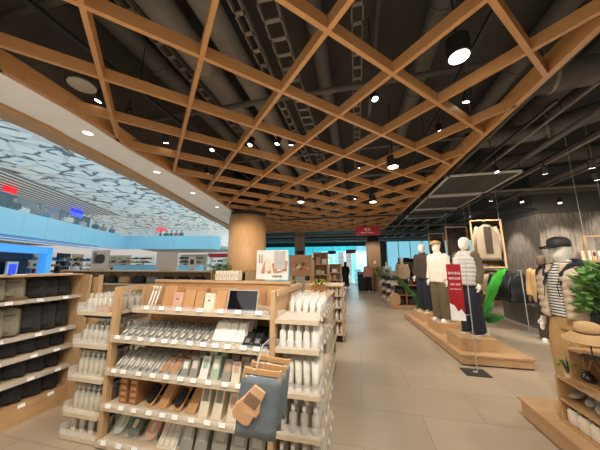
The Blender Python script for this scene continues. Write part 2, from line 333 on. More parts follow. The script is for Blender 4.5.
def spot_make():
    t = thing('track_spotlight', 'spotlight', '')
    mx = Matrix.Rotation(R(18), 4, 'X')
    bm = B(); lathe(bm, [(.034, .0), (.042, .0), (.042, .13), (.02, .15)], n=18); bm.transform(mx); obj('housing', bm, 'track', t, smooth=False)
    bm = B(); lathe(bm, [(.033, -.003), (.033, .012)], n=18); bm.transform(mx); obj('lens', bm, 'lens', t)
    bm = B(); tube(bm, [(0, 0, .12), (0, 0, .3)], .008, 6); obj('bracket', bm, 'track', t); return t
SP = [(98, 101, 'beside the round white disc'), (128, 121, 'above the lattice over the bag shelf'), (375, 99, 'above the middle of the lattice'), (466, 102, 'by the edge of the lattice'), (440, 132, 'by the lattice edge, below its twin'), (277, 144, 'of a close pair over the gondola, nearer the column'), (291, 145, 'of a close pair over the gondola, nearer the aisle'),
      (212, 150, 'above the lattice between soffit and ducts'), (166, 143, 'above the lattice near the curved soffit'), (250, 145, 'unlit-looking can beside the bright pair'), (360, 168, 'small can over the aisle'), (293, 192, 'small can past the pair'), (315, 192, 'small can over the far aisle'), (207, 174, 'small can beside the soffit'), (260, 196, 'small can beside the column top'), (355, 199, 'tiny can far along the aisle'), (292, 192, 'tiny can')][:16]
for i, (px, py, lb) in enumerate(SP):
    p = at(px, py, z=3.36); place('spot', spot_make, p, rz=random.uniform(0, 6), label='small black spotlight ' + lb)
for i, (px, py, h, lb) in enumerate([(497, 172, 3.2, 'over the mesh panels, brightest beyond the lattice'), (592, 168, 3.0, 'at the top corner above the capped mannequin'), (522, 202, 3.0, 'in front of the concrete wall by its corner'), (560, 203, 3.0, 'in front of the concrete wall above the black cap'), (545, 174, 3.1, 'hanging free over the concrete wall'), (491, 201, 3.0, 'over the hanging fleece jacket'), (597, 180, 2.95, 'last before the edge of the concrete wall'), (557, 232, 1, '')][:7]):
    p = at(px, py, z=h); place('spot', spot_make, p, rz=random.uniform(0, 6), label='small black spotlight ' + lb)
def can_make():
    t = thing('pendant_downlight', 'pendant light', '')
    obj('housing', lathe(B(), [(.08, .0), (.09, .0), (.09, .17), (.08, .18)], n=28), 'track', t, smooth=False)
    obj('lens', lathe(B(), [(.076, -.004), (.076, .02)], n=28), 'lens', t)
    bm = B(); tube(bm, [(0, 0, .17), (0, 0, 1.1)], .01, 6); obj('hanging_rod', bm, 'track', t); return t
for px, py, lb in [(459, 57, 'large black can pendant glowing white, nearest the lattice edge'), (393, 167, 'black can pendant hanging through the lattice over the aisle'), (373, 202, 'smaller black can pendant hanging just above the red sign'), (301, 202, 'black can pendant beyond the big column')]:
    p = at(px, py, z=3.3 if py < 60 else 3.1); place('can', can_make, p, label=lb)
bm = B(); lathe(bm, [(.12, 0), (.12, .012), (.09, .04)], n=28); p = at(82, 86, z=3.42)
obj('ceiling_speaker', bm, 'ltgrey', loc=p, cat='speaker', label='flat pale round ceiling speaker above the lattice corner')
# mesh ceiling panels right of lattice
for i, (y0, y1) in enumerate([(4.9, 6.3), (6.4, 7.8), (7.9, 9.3)]):
    t = thing('mesh_ceiling_panel', 'ceiling panel', ['perforated ceiling panel in a pale metal frame nearest the lattice edge spotlight', 'middle perforated ceiling panel in a pale metal frame', 'farthest perforated ceiling panel in a pale metal frame'][i] if 0 else ['metal framed mesh ceiling panel, first of three along the lattice', 'metal framed mesh ceiling panel, middle one of three', 'metal framed mesh ceiling panel, last one before the red sign'][i], (2.4, y0, 3.22))
    bm = B(); L = y1-y0; w = .62
    box(bm, -w, -w+.03, 0, L, 0, .03); box(bm, w-.04, w, 0, L, 0, .03); box(bm, -w, w, 0, .04, 0, .03); box(bm, -w, w, L-.04, L, 0, .03); obj('frame', bm, 'ltgrey', t)
    bm = B()
    for k in range(28): box(bm, -w+.04, w-.04, .045*k+.06, .045*k+.075, .008, .014)
    for k in range(20): box(bm, -w+.08+.06*k, -w+.086+.06*k, .04, L-.04, .008, .014)
    obj('mesh', bm, 'ductdk', t)
    bm = B()
    for sx in (-w+.05, w-.05): tube(bm, [(sx, .05, .02), (sx, .05, 1.28)], .006, 5)
    obj('hanging_wire', bm, 'track', t)

# ------------------------------------------------------------------ columns
def column(x, y, r, z1, m, label, collar=True):
    t = thing('round_column', 'column', label, (x, y, 0)); obj('shaft', lathe(B(), [(r, 0), (r, z1)], n=48), m, t, smooth=False)
    for p in t.children[0].data.polygons: p.use_smooth = abs(p.normal.z) < .5
    if collar: obj('collar', lathe(B(), [(r*.93, z1), (r*.93, z1+.12), (r*.6, z1+.12), (r*.6, 4.5)], n=32), 'track', t)
    return t
column(-3.34, 6.95, .58, 3.06, 'column', 'huge round column clad in pale timber beside the soffit')
t = thing('square_column', 'column', 'timber clad square column behind the red hanging sign', (1.12, 17.2, 0))
obj('shaft', box(B(), -.45, .45, -.4, .4, 0, 3.12), 'column', t, bev=.01); obj('collar', box(B(), -.36, .36, -.35, .35, 3.12, 4.5), 'track', t)
p = at(300, 255, y=16)
t = thing('square_column', 'column', 'brown square column beyond the framed picture', (p.x, 16, 0)); obj('shaft', box(B(), -.3, .3, -.3, .3, 0, 4.5), 'tan', t)

# ------------------------------------------------------------------ right concrete wall
WX, WY = 5.33, 8.5
struct('wall_right', box(B(), WX, 14, WY, 10.3, 0, 3.08), 'concrete')
struct('wall_right_upper', box(B(), WX-.06, 14, WY-.06, 10.36, 3.08, 4.5), 'ductdk')
struct('wall_far', box(B(), -12.6, 14, 26.8, 27, 0, 4.5), 'slab')
# far luminous windows
def far_window(n, x0, x1, z0, z1, y, m, nm):
    bm = B(); box(bm, x0, x1, y, y+.05, z0, z1); w = struct('window_%d' % n, bm, m)
    bm = B(); k = x0
    while k <= x1+.01: box(bm, k-.03, k+.03, y-.04, y, z0, z1); k += (x1-x0)/nm
    box(bm, x0, x1, y-.04, y, z0, z0+.06); struct('window_frame', bm, 'white', w); return w
far_window(1, -12.4, 0.0, 0, 3.45, 25, 'cyan', 11); far_window(2, 0.0, 2.2, 0, 3.45, 25.2, 'skyblue', 3); far_window(3, 2.6, 9.2, 1.0, 3.55, 22, 'skyblue', 7)
struct('wall_far_lower', box(B(), 2.6, 9, 21.9, 22.3, 0, 1.0), 'shopwarm')
struct('ceiling_far_drop', box(B(), -9, 14, 18.5, 22, 3.6, 3.7), 'slab')

exec_parts.append(1)
# ================================================================== ATRIUM
A0 = Vector((-15.2, 2, 0)); A1 = Vector((-24.2, 20.5, 0)); A2 = Vector((-15.3, 22.3, 0)); A3 = Vector((-14.3, 24, 0))
def wallseg(bm, a, b, th, z0, z1):
    d = (b-a); mx = Matrix.Translation(a) @ Matrix.Rotation(math.atan2(d.y, d.x), 4, 'Z'); box(bm, 0, d.length, 0, th, z0, z1, mx); return bm
bal = thing('balcony_front', 'balcony', 'long pale blue upper floor balcony front round the atrium', A1)
def segs(name, m, th, z0, z1, off=0):
    for a, b in ((A0, A1), (A1, A2), (A2, A3)):
        bm = B(); wallseg(bm, a-A1, b-A1, th, z0, z1); obj(name, bm, m, bal)
for a, b in ((A0, A1), (A1, A2)):
    d = (b-a); n = int(d.length/1.6); u = d/n
    for i in range(n):
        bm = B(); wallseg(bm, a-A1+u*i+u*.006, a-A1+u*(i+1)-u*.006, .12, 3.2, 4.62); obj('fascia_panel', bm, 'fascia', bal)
bm = B(); 
arc = [A2 + Vector((math.sin(t)*.9, .9-math.cos(t)*.9, 0)) for t in [i*PI/8 for i in range(9)]]
for a, b in zip(arc, arc[1:]): wallseg(bm, a-A1, b-A1, .1, 3.2, 4.62)
obj('fascia_panel', bm, 'fascia', bal)
gl = thing('glass_railing', 'railing', 'clear glass railing along the top of the pale blue balcony', (A1.x, A1.y, 4.62))
for a, b in ((A0, A1), (A1, A2)):
    d = (b-a); n = int(d.length/2); u = d/n
    for i in range(n):
        bm = B(); wallseg(bm, a-A1+u*i+u*.01, a-A1+u*(i+1)-u*.01, .02, 0, .8); obj('glass_pane', bm, 'glass', gl)
    bm = B(); wallseg(bm, a-A1, b-A1, .06, .8, .84); obj('handrail', bm, 'steel', gl)
# upper floor slab, back wall
UA = (A1-A0).normalized(); NA = Vector((-UA.y, UA.x, 0))   # outward from atrium
def off(p, n, s=0): return p+NA*n+UA*s
bm = B(); prism(bm, [tuple(v.xy) for v in (A0+NA*.1, A1+NA*.1, A1+NA*9, A0+NA*9)], 3.45, 3.75); struct('floor_upper', bm, 'ltgrey')
bm = B(); prism(bm, [(A1.x, A1.y+.1), (A2.x, A2.y+.1), (A2.x, A2.y+12), (A1.x-6, A1.y+12)], 3.45, 3.75); struct('floor_upper_far', bm, 'ltgrey')
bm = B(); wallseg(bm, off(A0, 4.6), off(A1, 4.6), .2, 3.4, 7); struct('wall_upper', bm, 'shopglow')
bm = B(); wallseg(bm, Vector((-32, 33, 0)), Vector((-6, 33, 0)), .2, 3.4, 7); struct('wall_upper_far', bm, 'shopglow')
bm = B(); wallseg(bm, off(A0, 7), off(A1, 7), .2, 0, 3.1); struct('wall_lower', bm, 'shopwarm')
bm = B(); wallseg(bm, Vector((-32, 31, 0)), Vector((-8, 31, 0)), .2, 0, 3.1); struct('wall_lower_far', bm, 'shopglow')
# upper ceiling above the balcony walk, white slats with glow in their colour
bm = B(); prism(bm, [tuple(v.xy) for v in (A0+NA*.6, A1+NA*.6, A1+NA*9, A0+NA*9)], 6.8, 6.85); struct('ceiling_upper', bm, 'ltgrey')
for i in range(9):
    bm = B(); wallseg(bm, off(A0, .9+.5*i), off(A1, .9+.5*i), .06, 6.77, 6.8)
    struct('trim_%d' % (10+i), bm, 'whiteglow')
for i in range(4):
    bm = B(); wallseg(bm, off(A0, .4+.8*i), off(A1, .4+.8*i), .2, 3.16, 3.2)
    struct('trim_%d' % (20+i), bm, 'whiteglow' if i % 2 else 'cyanedge')
# upper shopfronts: posts and signs
for i in range(9):
    q = off(A0, 4.0, 2+i*2.2)
    t = thing('upper_shopfront', 'shopfront', ['dark', 'pale', 'warm', 'grey', 'dark', 'pale', 'warm', 'grey', 'dark'][i] + ' upper floor shopfront bay ' + ['at the frame edge', 'behind the red glowing sign', 'next to the red sign bay', 'between the red and blue signs', 'just before the blue sign', 'behind the blue glowing sign', 'past the blue sign', 'near the balcony bend', 'at the balcony bend'][i], (q.x, q.y, 3.75), math.atan2(UA.y, UA.x))
    bm = B(); box(bm, 0, .15, 0, .3, 0, 2.9); box(bm, 2.0, 2.15, 0, .3, 0, 2.9); box(bm, 0, 2.15, 0, .3, 2.2, 2.9); obj('frame', bm, ['shopdark', 'ltgrey', 'cream', 'grey'][i % 4], t)
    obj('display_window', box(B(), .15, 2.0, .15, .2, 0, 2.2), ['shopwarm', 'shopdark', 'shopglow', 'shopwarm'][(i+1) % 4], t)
for px, py, w, h, m, lb in [(10, 190, .9, .45, 'redglow', 'small glowing red shop sign on the upper floor'), (77, 213, 1.5, .7, 'blueglow', 'glowing deep blue sign on the upper floor'), (161, 229.5, 1.4, .5, 'redglow', 'red sign above the far balcony')]:
    n = NA; pl = A0+NA*2.5; r = at(px, py, y=10)-Vector((0, 0, H)); 
    if px < 150: tt = pl.dot(n)/r.dot(n)
    else: tt = 25/r.y
    q = Vector((0, 0, H))+r*tt
    t = thing('glowing_sign', 'sign', lb, q, math.atan2(UA.y, UA.x) if px < 150 else 0); obj('sign_panel', box(B(), -w/2, w/2, -.06, .06, -h/2, h/2), m, t, bev=.03)
    bm = B(); tube(bm, [(0, 0, h/2), (0, 0, 6.8-q.z)], .02, 6); obj('hanger', bm, 'steel', t)
# lower shopfront: blue portal
def plane_at(px, py, n, pt):
    r = at(px, py, y=10)-Vector((0, 0, H)); return Vector((0, 0, H))+r*((pt-Vector((0, 0, H))).dot(n)/r.dot(n))
PP = A0+NA*.5
e = plane_at(53, 252, NA, PP); s0 = (A0-PP).dot(UA)
L = (e-PP).dot(UA); q = PP+UA*L
t = thing('blue_portal', 'shopfront', 'bright blue framed shop portal under the balcony with dark header', (q.x, q.y, 0), math.atan2(UA.y, UA.x))
bm = B(); box(bm, -.45, 0, 0, .5, 0, 2.75); box(bm, -12, 0, 0, .5, 2.3, 2.75); obj('portal_frame', bm, 'cyanedge', t, bev=.02)
obj('dark_header', box(B(), -12, -.45, .8, 1.0, 1.9, 2.3), 'shopdark', t); obj('screen_wall', box(B(), -12, -3.4, .9, 1.1, 1.75, 2.25), 'shopwarm', t)
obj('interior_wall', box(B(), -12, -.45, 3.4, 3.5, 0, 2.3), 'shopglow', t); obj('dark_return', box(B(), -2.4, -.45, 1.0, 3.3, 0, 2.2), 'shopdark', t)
for i in range(6):
    q2 = q+UA*(-9.5+i*1.25)+NA*2.0
    t = thing('display_rack', 'display rack', ['dark', 'grey', 'tall', 'dark', 'short', 'tall'][i]+' merchandise rack inside the blue portal, number %s from its dark end' % ['six', 'five', 'four', 'three', 'two', 'one'][i], (q2.x, q2.y, 0), math.atan2(UA.y, UA.x))
    bm = B()
    for k in range(3): box(bm, -.45, .45, -.2, .2, .3+.5*k, .34+.5*k)
    box(bm, -.45, -.42, -.2, .2, 0, 1.6); box(bm, .42, .45, -.2, .2, 0, 1.6); obj('rack_frame', bm, 'steel', t)
    for k in range(3): obj('stock', box(B(), -.38, .38, -.16, .16, .35+.5*k, .65+.5*k-.05*(i % 3)), ['shopdark', 'bluecloth', 'white', 'grey'][(i+k) % 4], t, bev=.02)
q2 = q+UA*-3.2+NA*1.2
for s_, m_ in ((0, 'blueglow'), (-5.6, 'cyan')):
    w = q+UA*(-1.9+s_)+NA*.75; t = thing('screen_totem', 'screen', 'glowing %s screen totem inside the blue portal' % ('blue' if s_ == 0 else 'cyan'), (w.x, w.y, 0), math.atan2(UA.y, UA.x))
    obj('housing', box(B(), -.35, .35, -.05, .05, 0, 1.75), 'white', t); obj('screen', box(B(), -.25, .25, -.07, -.05, 1.0, 1.6), m_, t)
# bays after portal
for i in range(6):
    w = q+UA*(1.2+i*1.9)+NA*2.6
    t = thing('lower_shop_display', 'shop display', 'lit shop display under the balcony, '+['first past the blue portal', 'second past the blue portal', 'third past the blue portal', 'fourth past the blue portal', 'fifth past the blue portal', 'sixth past the blue portal', 'last before the balcony bend'][i], (w.x, w.y, 0), math.atan2(UA.y, UA.x))
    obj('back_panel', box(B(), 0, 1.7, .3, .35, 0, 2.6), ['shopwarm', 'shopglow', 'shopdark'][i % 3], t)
    bm = B()
    for k in range(4): box(bm, .05, 1.65, 0, .3, .4+.5*k, .43+.5*k)
    obj('shelf', bm, 'white', t)
    for k in range(4):
        for j in range(4): obj('stock', box(B(), .1+.4*j, .1+.4*j+random.uniform(.12, .32), .05, .25, .43+.5*k, .43+.5*k+random.uniform(.12, .38)), random.choice(['white', 'shopdark', 'bluecloth', 'tan', 'grey', 'signred']), t)
# blue railing strip in front of atrium void
rl = thing('blue_glass_balustrade', 'railing', 'low blue tinted glass balustrade across the atrium floor', (-14, 4, 0))
for i in range(12):
    a = Vector((-13.0, 1.5, 0))+UA*(i*1.8); b = a+UA*1.75; bm = B(); wallseg(bm, a-Vector((-14, 4, 0)), b-Vector((-14, 4, 0)), .03, 0, 1.05); obj('glass_pane', bm, 'glass', rl)
# blue counters straight ahead in the atrium
for (x0, x1, y0, yy, lb) in [(113, 133, 268, 24, 'pale blue service counter left of the seated attendant'), (134, 157, 268, 24, 'pale blue service counter with an attendant behind'), (178, 200, 268, 24, 'pale blue service counter past the grey poster')]:
    a = at(x0, y0, y=yy); b = at(x1, y0, y=yy)
    t = thing('service_counter', 'counter', lb.replace(' left of', ' beside'), (a.x, yy, 0)); obj('counter_body', box(B(), 0, b.x-a.x, 0, .7, 0, 1.5), 'fascia', t, bev=.03); obj('counter_top', box(B(), -.05, b.x-a.x+.05, -.05, .75, 1.5, 1.56), 'white', t)
# far shop shelf walls seen beside the column
for k, (x0, x1, yy, z1) in enumerate([(98, 128, 27, 2.9), (130, 152, 27.5, 2.8), (178, 205, 27, 2.9), (206, 228, 20, 2.6)]):
    a = at(x0, 262, y=yy); b = at(x1, 262, y=yy); w = b.x-a.x
    t = thing('far_shop_shelving', 'shop shelving', ['lit shelving across the atrium above the left blue counter', 'lit shelving behind the attendant', 'lit shelving between grey poster and far poster', 'lit shelving beside the leafy plant'][k].replace('left blue', 'end blue'), (a.x, yy, 0))
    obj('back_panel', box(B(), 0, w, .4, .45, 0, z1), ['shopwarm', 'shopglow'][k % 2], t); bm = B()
    for j in range(5): box(bm, 0, w, 0, .4, .5*j+.3, .5*j+.34)
    obj('shelf', bm, 'white', t)
    for j in range(5):
        x = .1
        while x < w-.4:
            d = random.uniform(.15, .45); obj('stock', box(B(), x, x+d, .05, .35, .5*j+.34, .5*j+.34+random.uniform(.12, .36)), random.choice(['white', 'shopdark', 'bluecloth', 'tan', 'grey', 'mint']), t); x += d+random.uniform(.05, .3)
a = at(209, 257, y=19); b = at(228, 257, y=19)
t = thing('maroon_shop_sign', 'sign', 'dark maroon shop sign band beside the big column', (a.x, 19, 0)); obj('sign_panel', box(B(), 0, b.x-a.x+1, 0, .1, 2.2, 2.55), 'signred', t); obj('support_post', box(B(), .1, .16, .1, .16, 0, 2.55), 'steel', t)
# ================================================================== FIGURES
def hand(bm, w, d, s=1, side=1, curl=.3):
    """palm + five fingers from wrist w along direction d (down)"""
    w = Vector(w); d = Vector(d).normalized(); n = Vector((side, 0, 0)); fwd = Vector((0, -1, 0))
    fwd = (fwd-d*fwd.dot(d)).normalized(); inw = d.cross(fwd)*1.0
    if inw.x*side > 0: inw = -inw
    tube(bm, [w-d*.03, w+d*.01, w+d*.05, w+d*.085], [.024, .03, .036, .03], 10, .62)
    for k in range(4):
        o = fwd*(.027-.018*k); L = (.07, .078, .072, .056)[k]; b = w+d*.08+o
        tube(bm, [b, b+d*L*.5+inw*L*.1*curl*2, b+d*L*.85+inw*L*.5*curl*2], [.0095, .009, .0075], 6)
    b = w+d*.03+fwd*.03; tube(bm, [b, b+fwd*.025+d*.03, b+fwd*.03+d*.06+inw*.01], [.012, .0105, .009], 6)
def head(bm, face=True, z0=1.5):
    prof = [(z0-.06, .052, .055, .01), (z0, .05, .056, .005), (z0+.035, .055, .07, -.012), (z0+.065, .064, .088, -.018), (z0+.11, .073, .098, -.01), (z0+.16, .078, .1, -.002), (z0+.2, .074, .094, .004), (z0+.235, .056, .072, .008), (z0+.255, .025, .034, .01)]
    loft(bm, [ring(0, y, z, rx, ry, 18, 2.2) for z, rx, ry, y in prof])
    if face:
        tube(bm, [(0, -.1, z0+.145), (0, -.116, z0+.105), (0, -.1, z0+.095)], [.008, .014, .01], 8)
        for s in (-1, 1): tube(bm, [(s*.076, .01, z0+.145), (s*.083, .014, z0+.125), (s*.077, .008, z0+.1)], [.01, .013, .008], 6)
        tube(bm, [(-.02, -.1, z0+.07), (.02, -.1, z0+.07)], .007, 6)
ARMS = {'rest': [((.185, 0, 1.42), (.235, .02, 1.13), (.245, -.05, .88)), ((-.185, 0, 1.42), (-.235, .02, 1.13), (-.245, -.05, .88))],
        'fold': [((.185, 0, 1.42), (.24, -.0, 1.14), (.12, -.22, 1.08)), ((-.185, 0, 1.42), (-.24, 0, 1.14), (-.12, -.22, 1.08))],
        'walk': [((.18, 0, 1.42), (.22, .1, 1.15), (.22, .04, .92)), ((-.18, 0, 1.42), (-.22, -.08, 1.15), (-.2, -.22, .98))]}
LEGS = {'rest': [((.09, 0, .9), (.1, -.015, .5), (.11, .01, .09)), ((-.09, 0, .9), (-.1, -.015, .5), (-.11, .01, .09))],
        'walk': [((.09, 0, .9), (.1, -.1, .52), (.1, -.16, .12)), ((-.09, 0, .9), (-.1, -.02, .5), (-.1, .22, .14))]}
def body(t, m, arms='rest', legs='rest', face=True, vox=.011, shoes=True):
    bm = B(); head(bm, face)
    loft(bm, [ring(0, 0, z, rx, ry, 18) for z, rx, ry in [(.82, .12, .09), (.9, .16, .1), (1.05, .13, .09), (1.2, .145, .1), (1.35, .17, .1), (1.42, .17, .085), (1.47, .1, .07), (1.5, .05, .05)]])
    for (a, b, c), s in zip(ARMS[arms], (1, -1)):
        tube(bm, [a, Vector(a).lerp(Vector(b), .5), b, Vector(b).lerp(Vector(c), .5), c], [.05, .045, .038, .034, .025], 10); hand(bm, c, Vector(c)-Vector(b), side=s)
    for a, b, c in LEGS[legs]:
        tube(bm, [a, Vector(a).lerp(Vector(b), .5), b, Vector(b).lerp(Vector(c), .4), c], [.085, .075, .055, .052, .038], 12)
        c = Vector(c); tube(bm, [c+Vector((0, .04, -.05)), c+Vector((0, -.06, -.055)), c+Vector((0, -.15, -.065))], [.035, .034, .024], 8)
    return baked('body', bm, m, t, vox, 3)
def jacket(t, m, hem=.82, arms='rest', sleeve=True, puff=False, ease=1.0, name='jacket', vox=.012, collar=True, torso=True):
    bm = B(); zs = [hem+(1.47-hem)*k/40 for k in range(41)] if torso else []; rs = []
    for z in zs:
        f = (z-hem)/(1.47-hem); rx = .185+.02*math.sin(f*PI); ry = .13
        if z > 1.36: q = (z-1.36)/.11; rx = .2-.1*q**1.4; ry = .13-.045*q
        k = ease*(1+(.07*abs(math.sin((z-hem)*PI/.075))-.02 if puff else .012*math.sin(z*31)))
        rs.append(ring(0, 0, z, rx*k, ry*k, 22, 2.3))
    if torso: loft(bm, rs)
    if collar and torso: tube(bm, [(0, .008, 1.43), (0, .008, 1.5), (0, .0, 1.525)], [.085*ease, .078*ease, .07], 14, 1)
    if sleeve:
        for a, b, c in ARMS[arms]:
            a, b, c = Vector(a), Vector(b), Vector(c); a2 = a+Vector((-math.copysign(.035, a.x), 0, .0))
            tube(bm, [a2, a+Vector((0, 0, -.02)), a.lerp(b, .35), a.lerp(b, .7), b, b.lerp(c, .3), b.lerp(c, .65), b.lerp(c, .93)], [x*ease for x in (.075, .08, .077, .068, .072, .064, .06, .05)], 12)
    return baked(name, bm, m, t, vox, 2)
def vest(t, m, ease=1.0, open_=False, hem=.86):
    """quilted body with short shoulder caps, optionally open at the front"""
    bm = B(); n = 36; rows = 36; g = []
    for k in range(rows+1):
        z = hem+(1.49-hem)*k/rows; f = (z-hem)/(1.49-hem); rx = .205+.015*math.sin(f*PI); ry = .15
        if z > 1.34: q = (z-1.34)/.15; rx = .215-.115*q**1.3; ry = .15-.06*q
        kk = ease*(1+.085*abs(math.sin((z-hem)*PI/.075)))
        gap = (.3-.06*f) if open_ else .0; row = []
        for i in range(n+1):
            a = -PI/2+gap+(2*PI-2*gap)*i/n; c, s = math.cos(a), math.sin(a)
            row.append(bm.verts.new((rx*kk*math.copysign(abs(c)**.85, c), ry*kk*math.copysign(abs(s)**.85, s), z)))
        g.append(row)
    for k in range(rows):
        for i in range(n): bm.faces.new((g[k][i], g[k][i+1], g[k+1][i+1], g[k+1][i]))
    o = obj('padded_vest', bm, m, t, smooth=True); md = o.modifiers.new('s', 'SOLIDIFY'); md.thickness = .022; return o
def trousers(t, m, wide=1.0, legs='rest', length=.06, name='trousers', vox=.012):
    bm = B(); loft(bm, [ring(0, 0, z, rx, ry, 18) for z, rx, ry in [(.8, .165, .115), (.86, .175, .12), (.95, .168, .115), (1.02, .155, .105)]])
    for a, b, c in LEGS[legs]:
        a, b, c = Vector(a), Vector(b), Vector(c); e = Vector((c.x, c.y, length+(.0 if legs == 'rest' else c.z-.09)))
        tube(bm, [a, a.lerp(b, .3), a.lerp(b, .65), b, b.lerp(e, .5), e], [.1, .1*wide**.5, .092*wide, .085*wide, .083*wide, .085*wide], 14)
    return baked(name, bm, m, t, vox, 2)
def shoes(t, m, legs='rest', sole='white'):
    for a, b, c in LEGS[legs]:
        x, y, z = c; z -= .09
        bm = B(); loft(bm, [[(x+rx*math.cos(k*PI/6), yy, z+.02+h*max(0, math.sin(k*PI/6))) for k in range(12)] for yy, rx, h in [(y+.08, .02, .04), (y+.07, .036, .08), (y, .04, .09), (y-.07, .043, .06), (y-.13, .042, .045), (y-.17, .025, .03)]])
        s = obj('shoe', bm, m, t, smooth=True)
        bm = B(); loft(bm, [[(x+rx*sx, yy, zz) for sx, zz in ((-1, z), (1, z), (1, z+.022), (-1, z+.022))] for yy, rx in [(y+.085, .025), (y+.06, .04), (y, .042), (y-.08, .046), (y-.14, .042), (y-.18, .02)]])
        obj('sole', bm, sole, s)
def hair(t, m='hair', long_=False):
    bm = B(); loft(bm, [ring(0, .012+(.02 if z < 1.66 else 0), z, rx, ry, 18) for z, rx, ry in ([(1.4, .09, .05), (1.5, .1, .06), (1.6, .098, .075)] if long_ else [(1.6, .07, .07)])+[(1.66, .086, .095), (1.71, .084, .102), (1.745, .066, .085), (1.77, .03, .04)]])
    return obj('hair', bm, m, t, smooth=True)

# --- mannequins on the platform
def mann(label, x, y, z, rz, name='mannequin'): return thing(name, 'mannequin', label, (x, y, z), rz)
mn1 = mann('white headed mannequin in padded vest and wide navy trousers behind the red sale sign', 2.02, 5.02, .3, R(-62)); body(mn1, 'mannequin', face=False)
vest(mn1, 'ltgrey', 1.02); jacket(mn1, 'olive', hem=1.0, name='sleeves', ease=1.02); trousers(mn1, 'navy', 1.25, length=.05); shoes(mn1, 'black')
mn2 = mann('white headed mannequin in cream jacket, tan flat cap and brown trousers', 1.96, 6.1, .33, R(-58)); body(mn2, 'mannequin', face=False)
jacket(mn2, 'offwhite', hem=.84, ease=1.1); trousers(mn2, 'olive', 1.3); shoes(mn2, 'white')
bm = B(); loft(bm, [ring(0, -.015, z, rx, ry, 20) for z, rx, ry in [(1.695, .09, .11), (1.71, .105, .135), (1.735, .105, .135), (1.765, .08, .105), (1.785, .03, .04)]]); cp = obj('flat_cap', bm, 'beret', mn2, smooth=True)
bm = B(); loft(bm, [ring(0, -.12, z, .062, .055, 14) for z in (1.69, 1.703)]); obj('cap_brim', bm, 'beret', cp, smooth=True)
mn3 = mann('white headed mannequin in dark brown jacket and navy trousers', 1.86, 7.2, .32, R(-55)); body(mn3, 'mannequin', face=False)
jacket(mn3, 'dkbrown', hem=.84, ease=1.08); trousers(mn3, 'navy', 1.3); shoes(mn3, 'khaki')
# --- capped mannequin by the box display
mn4 = mann('mannequin in black cap, beige quilted vest, striped shirt and khaki trousers', 2.32, 3.42, 0, R(-72)); body(mn4, 'mannequin', face=False)
jacket(mn4, 'black', hem=1.0, name='black_sleeves', torso=False, ease=1.12)
mn4.scale = (1.05,)*3; jacket(mn4, 'stripes', hem=.93, name='striped_shirt', sleeve=False, ease=.96); vest(mn4, 'puff', 1.09, True, hem=.92)
bm = B(); 
for s in (-1, 1): tube(bm, [(s*.13, .06, 1.47), (s*.115, -.06, 1.47), (s*.08, -.135, 1.38), (s*.085, -.165, 1.25)], [.035, .03, .024, .012], 10)
tube(bm, [(-.12, .06, 1.47), (-.06, .12, 1.5), (.06, .12, 1.5), (.12, .06, 1.47)], [.035, .05, .05, .035], 10)
baked('hood', bm, 'navy', mn4, .01, 2)
bm = B()
for s in (-1, 1): tube(bm, [(s*.07, -.14, 1.38), (s*.06, -.185, 1.25), (s*.075, -.19, 1.14)], .004, 5)
obj('drawstring', bm, 'black', mn4)
trousers(mn4, 'khaki', 1.35); shoes(mn4, 'white')
bm = B(); loft(bm, [ring(0, .0, z, rx, ry, 24) for z, rx, ry in [(1.675, .088, .108), (1.70, .092, .112), (1.745, .088, .106), (1.775, .066, .08), (1.79, .02, .03)]]); cp = obj('baseball_cap', bm, 'dark', mn4, smooth=True)
bm = B(); loft(bm, [[(rx*math.cos(k*PI/8), -.07-ry*math.sin(k*PI/8), z-.03*math.sin(k*PI/8)) for k in range(9)] for z, rx, ry in ((1.675, .085, .16), (1.695, .085, .16))]); obj('cap_visor', bm, 'black', cp, smooth=True)
# --- mannequin behind by the rack
mn5 = mann('mannequin in khaki coat, brown trousers and white shoes beside the clothes rail', 3.84, 6.2, 0, R(-45)); body(mn5, 'brown', face=False)
jacket(mn5, 'khaki', hem=.78, ease=1.1); trousers(mn5, 'dkbrown', 1.2); shoes(mn5, 'white')
# --- far mannequins
FM = mann('far mannequin in cream pullover and black trousers behind the stacked hats', 0, 0, 0, 0); body(FM, 'mannequin', face=False, vox=.02); jacket(FM, 'beige', hem=.85, vox=.02, ease=1.05); trousers(FM, 'black', 1.2, vox=.02); shoes(FM, 'black')
FM.location = (1.85, 10.9, .12)
FM.rotation_euler = (0, 0, R(-30))
KIDS[FM.name] = list(FM.children)
for px, py, lb, cols in [(369, 291.5, 'far mannequin in pink top and black skirt against the square column', {'jacket': 'pink', 'trousers': 'black'}), (376.5, 291, 'far mannequin in pale top at the foot of the square column', {'jacket': 'tan', 'trousers': 'tan'}), (388, 289, 'far mannequin in white top just behind the cream pullover one', {'jacket': 'white', 'trousers': 'dark'})]:
    q = at(px, py, z=0); o = dup(FM, (q.x, q.y, 0), R(-20), lb); recolor(o, cols)
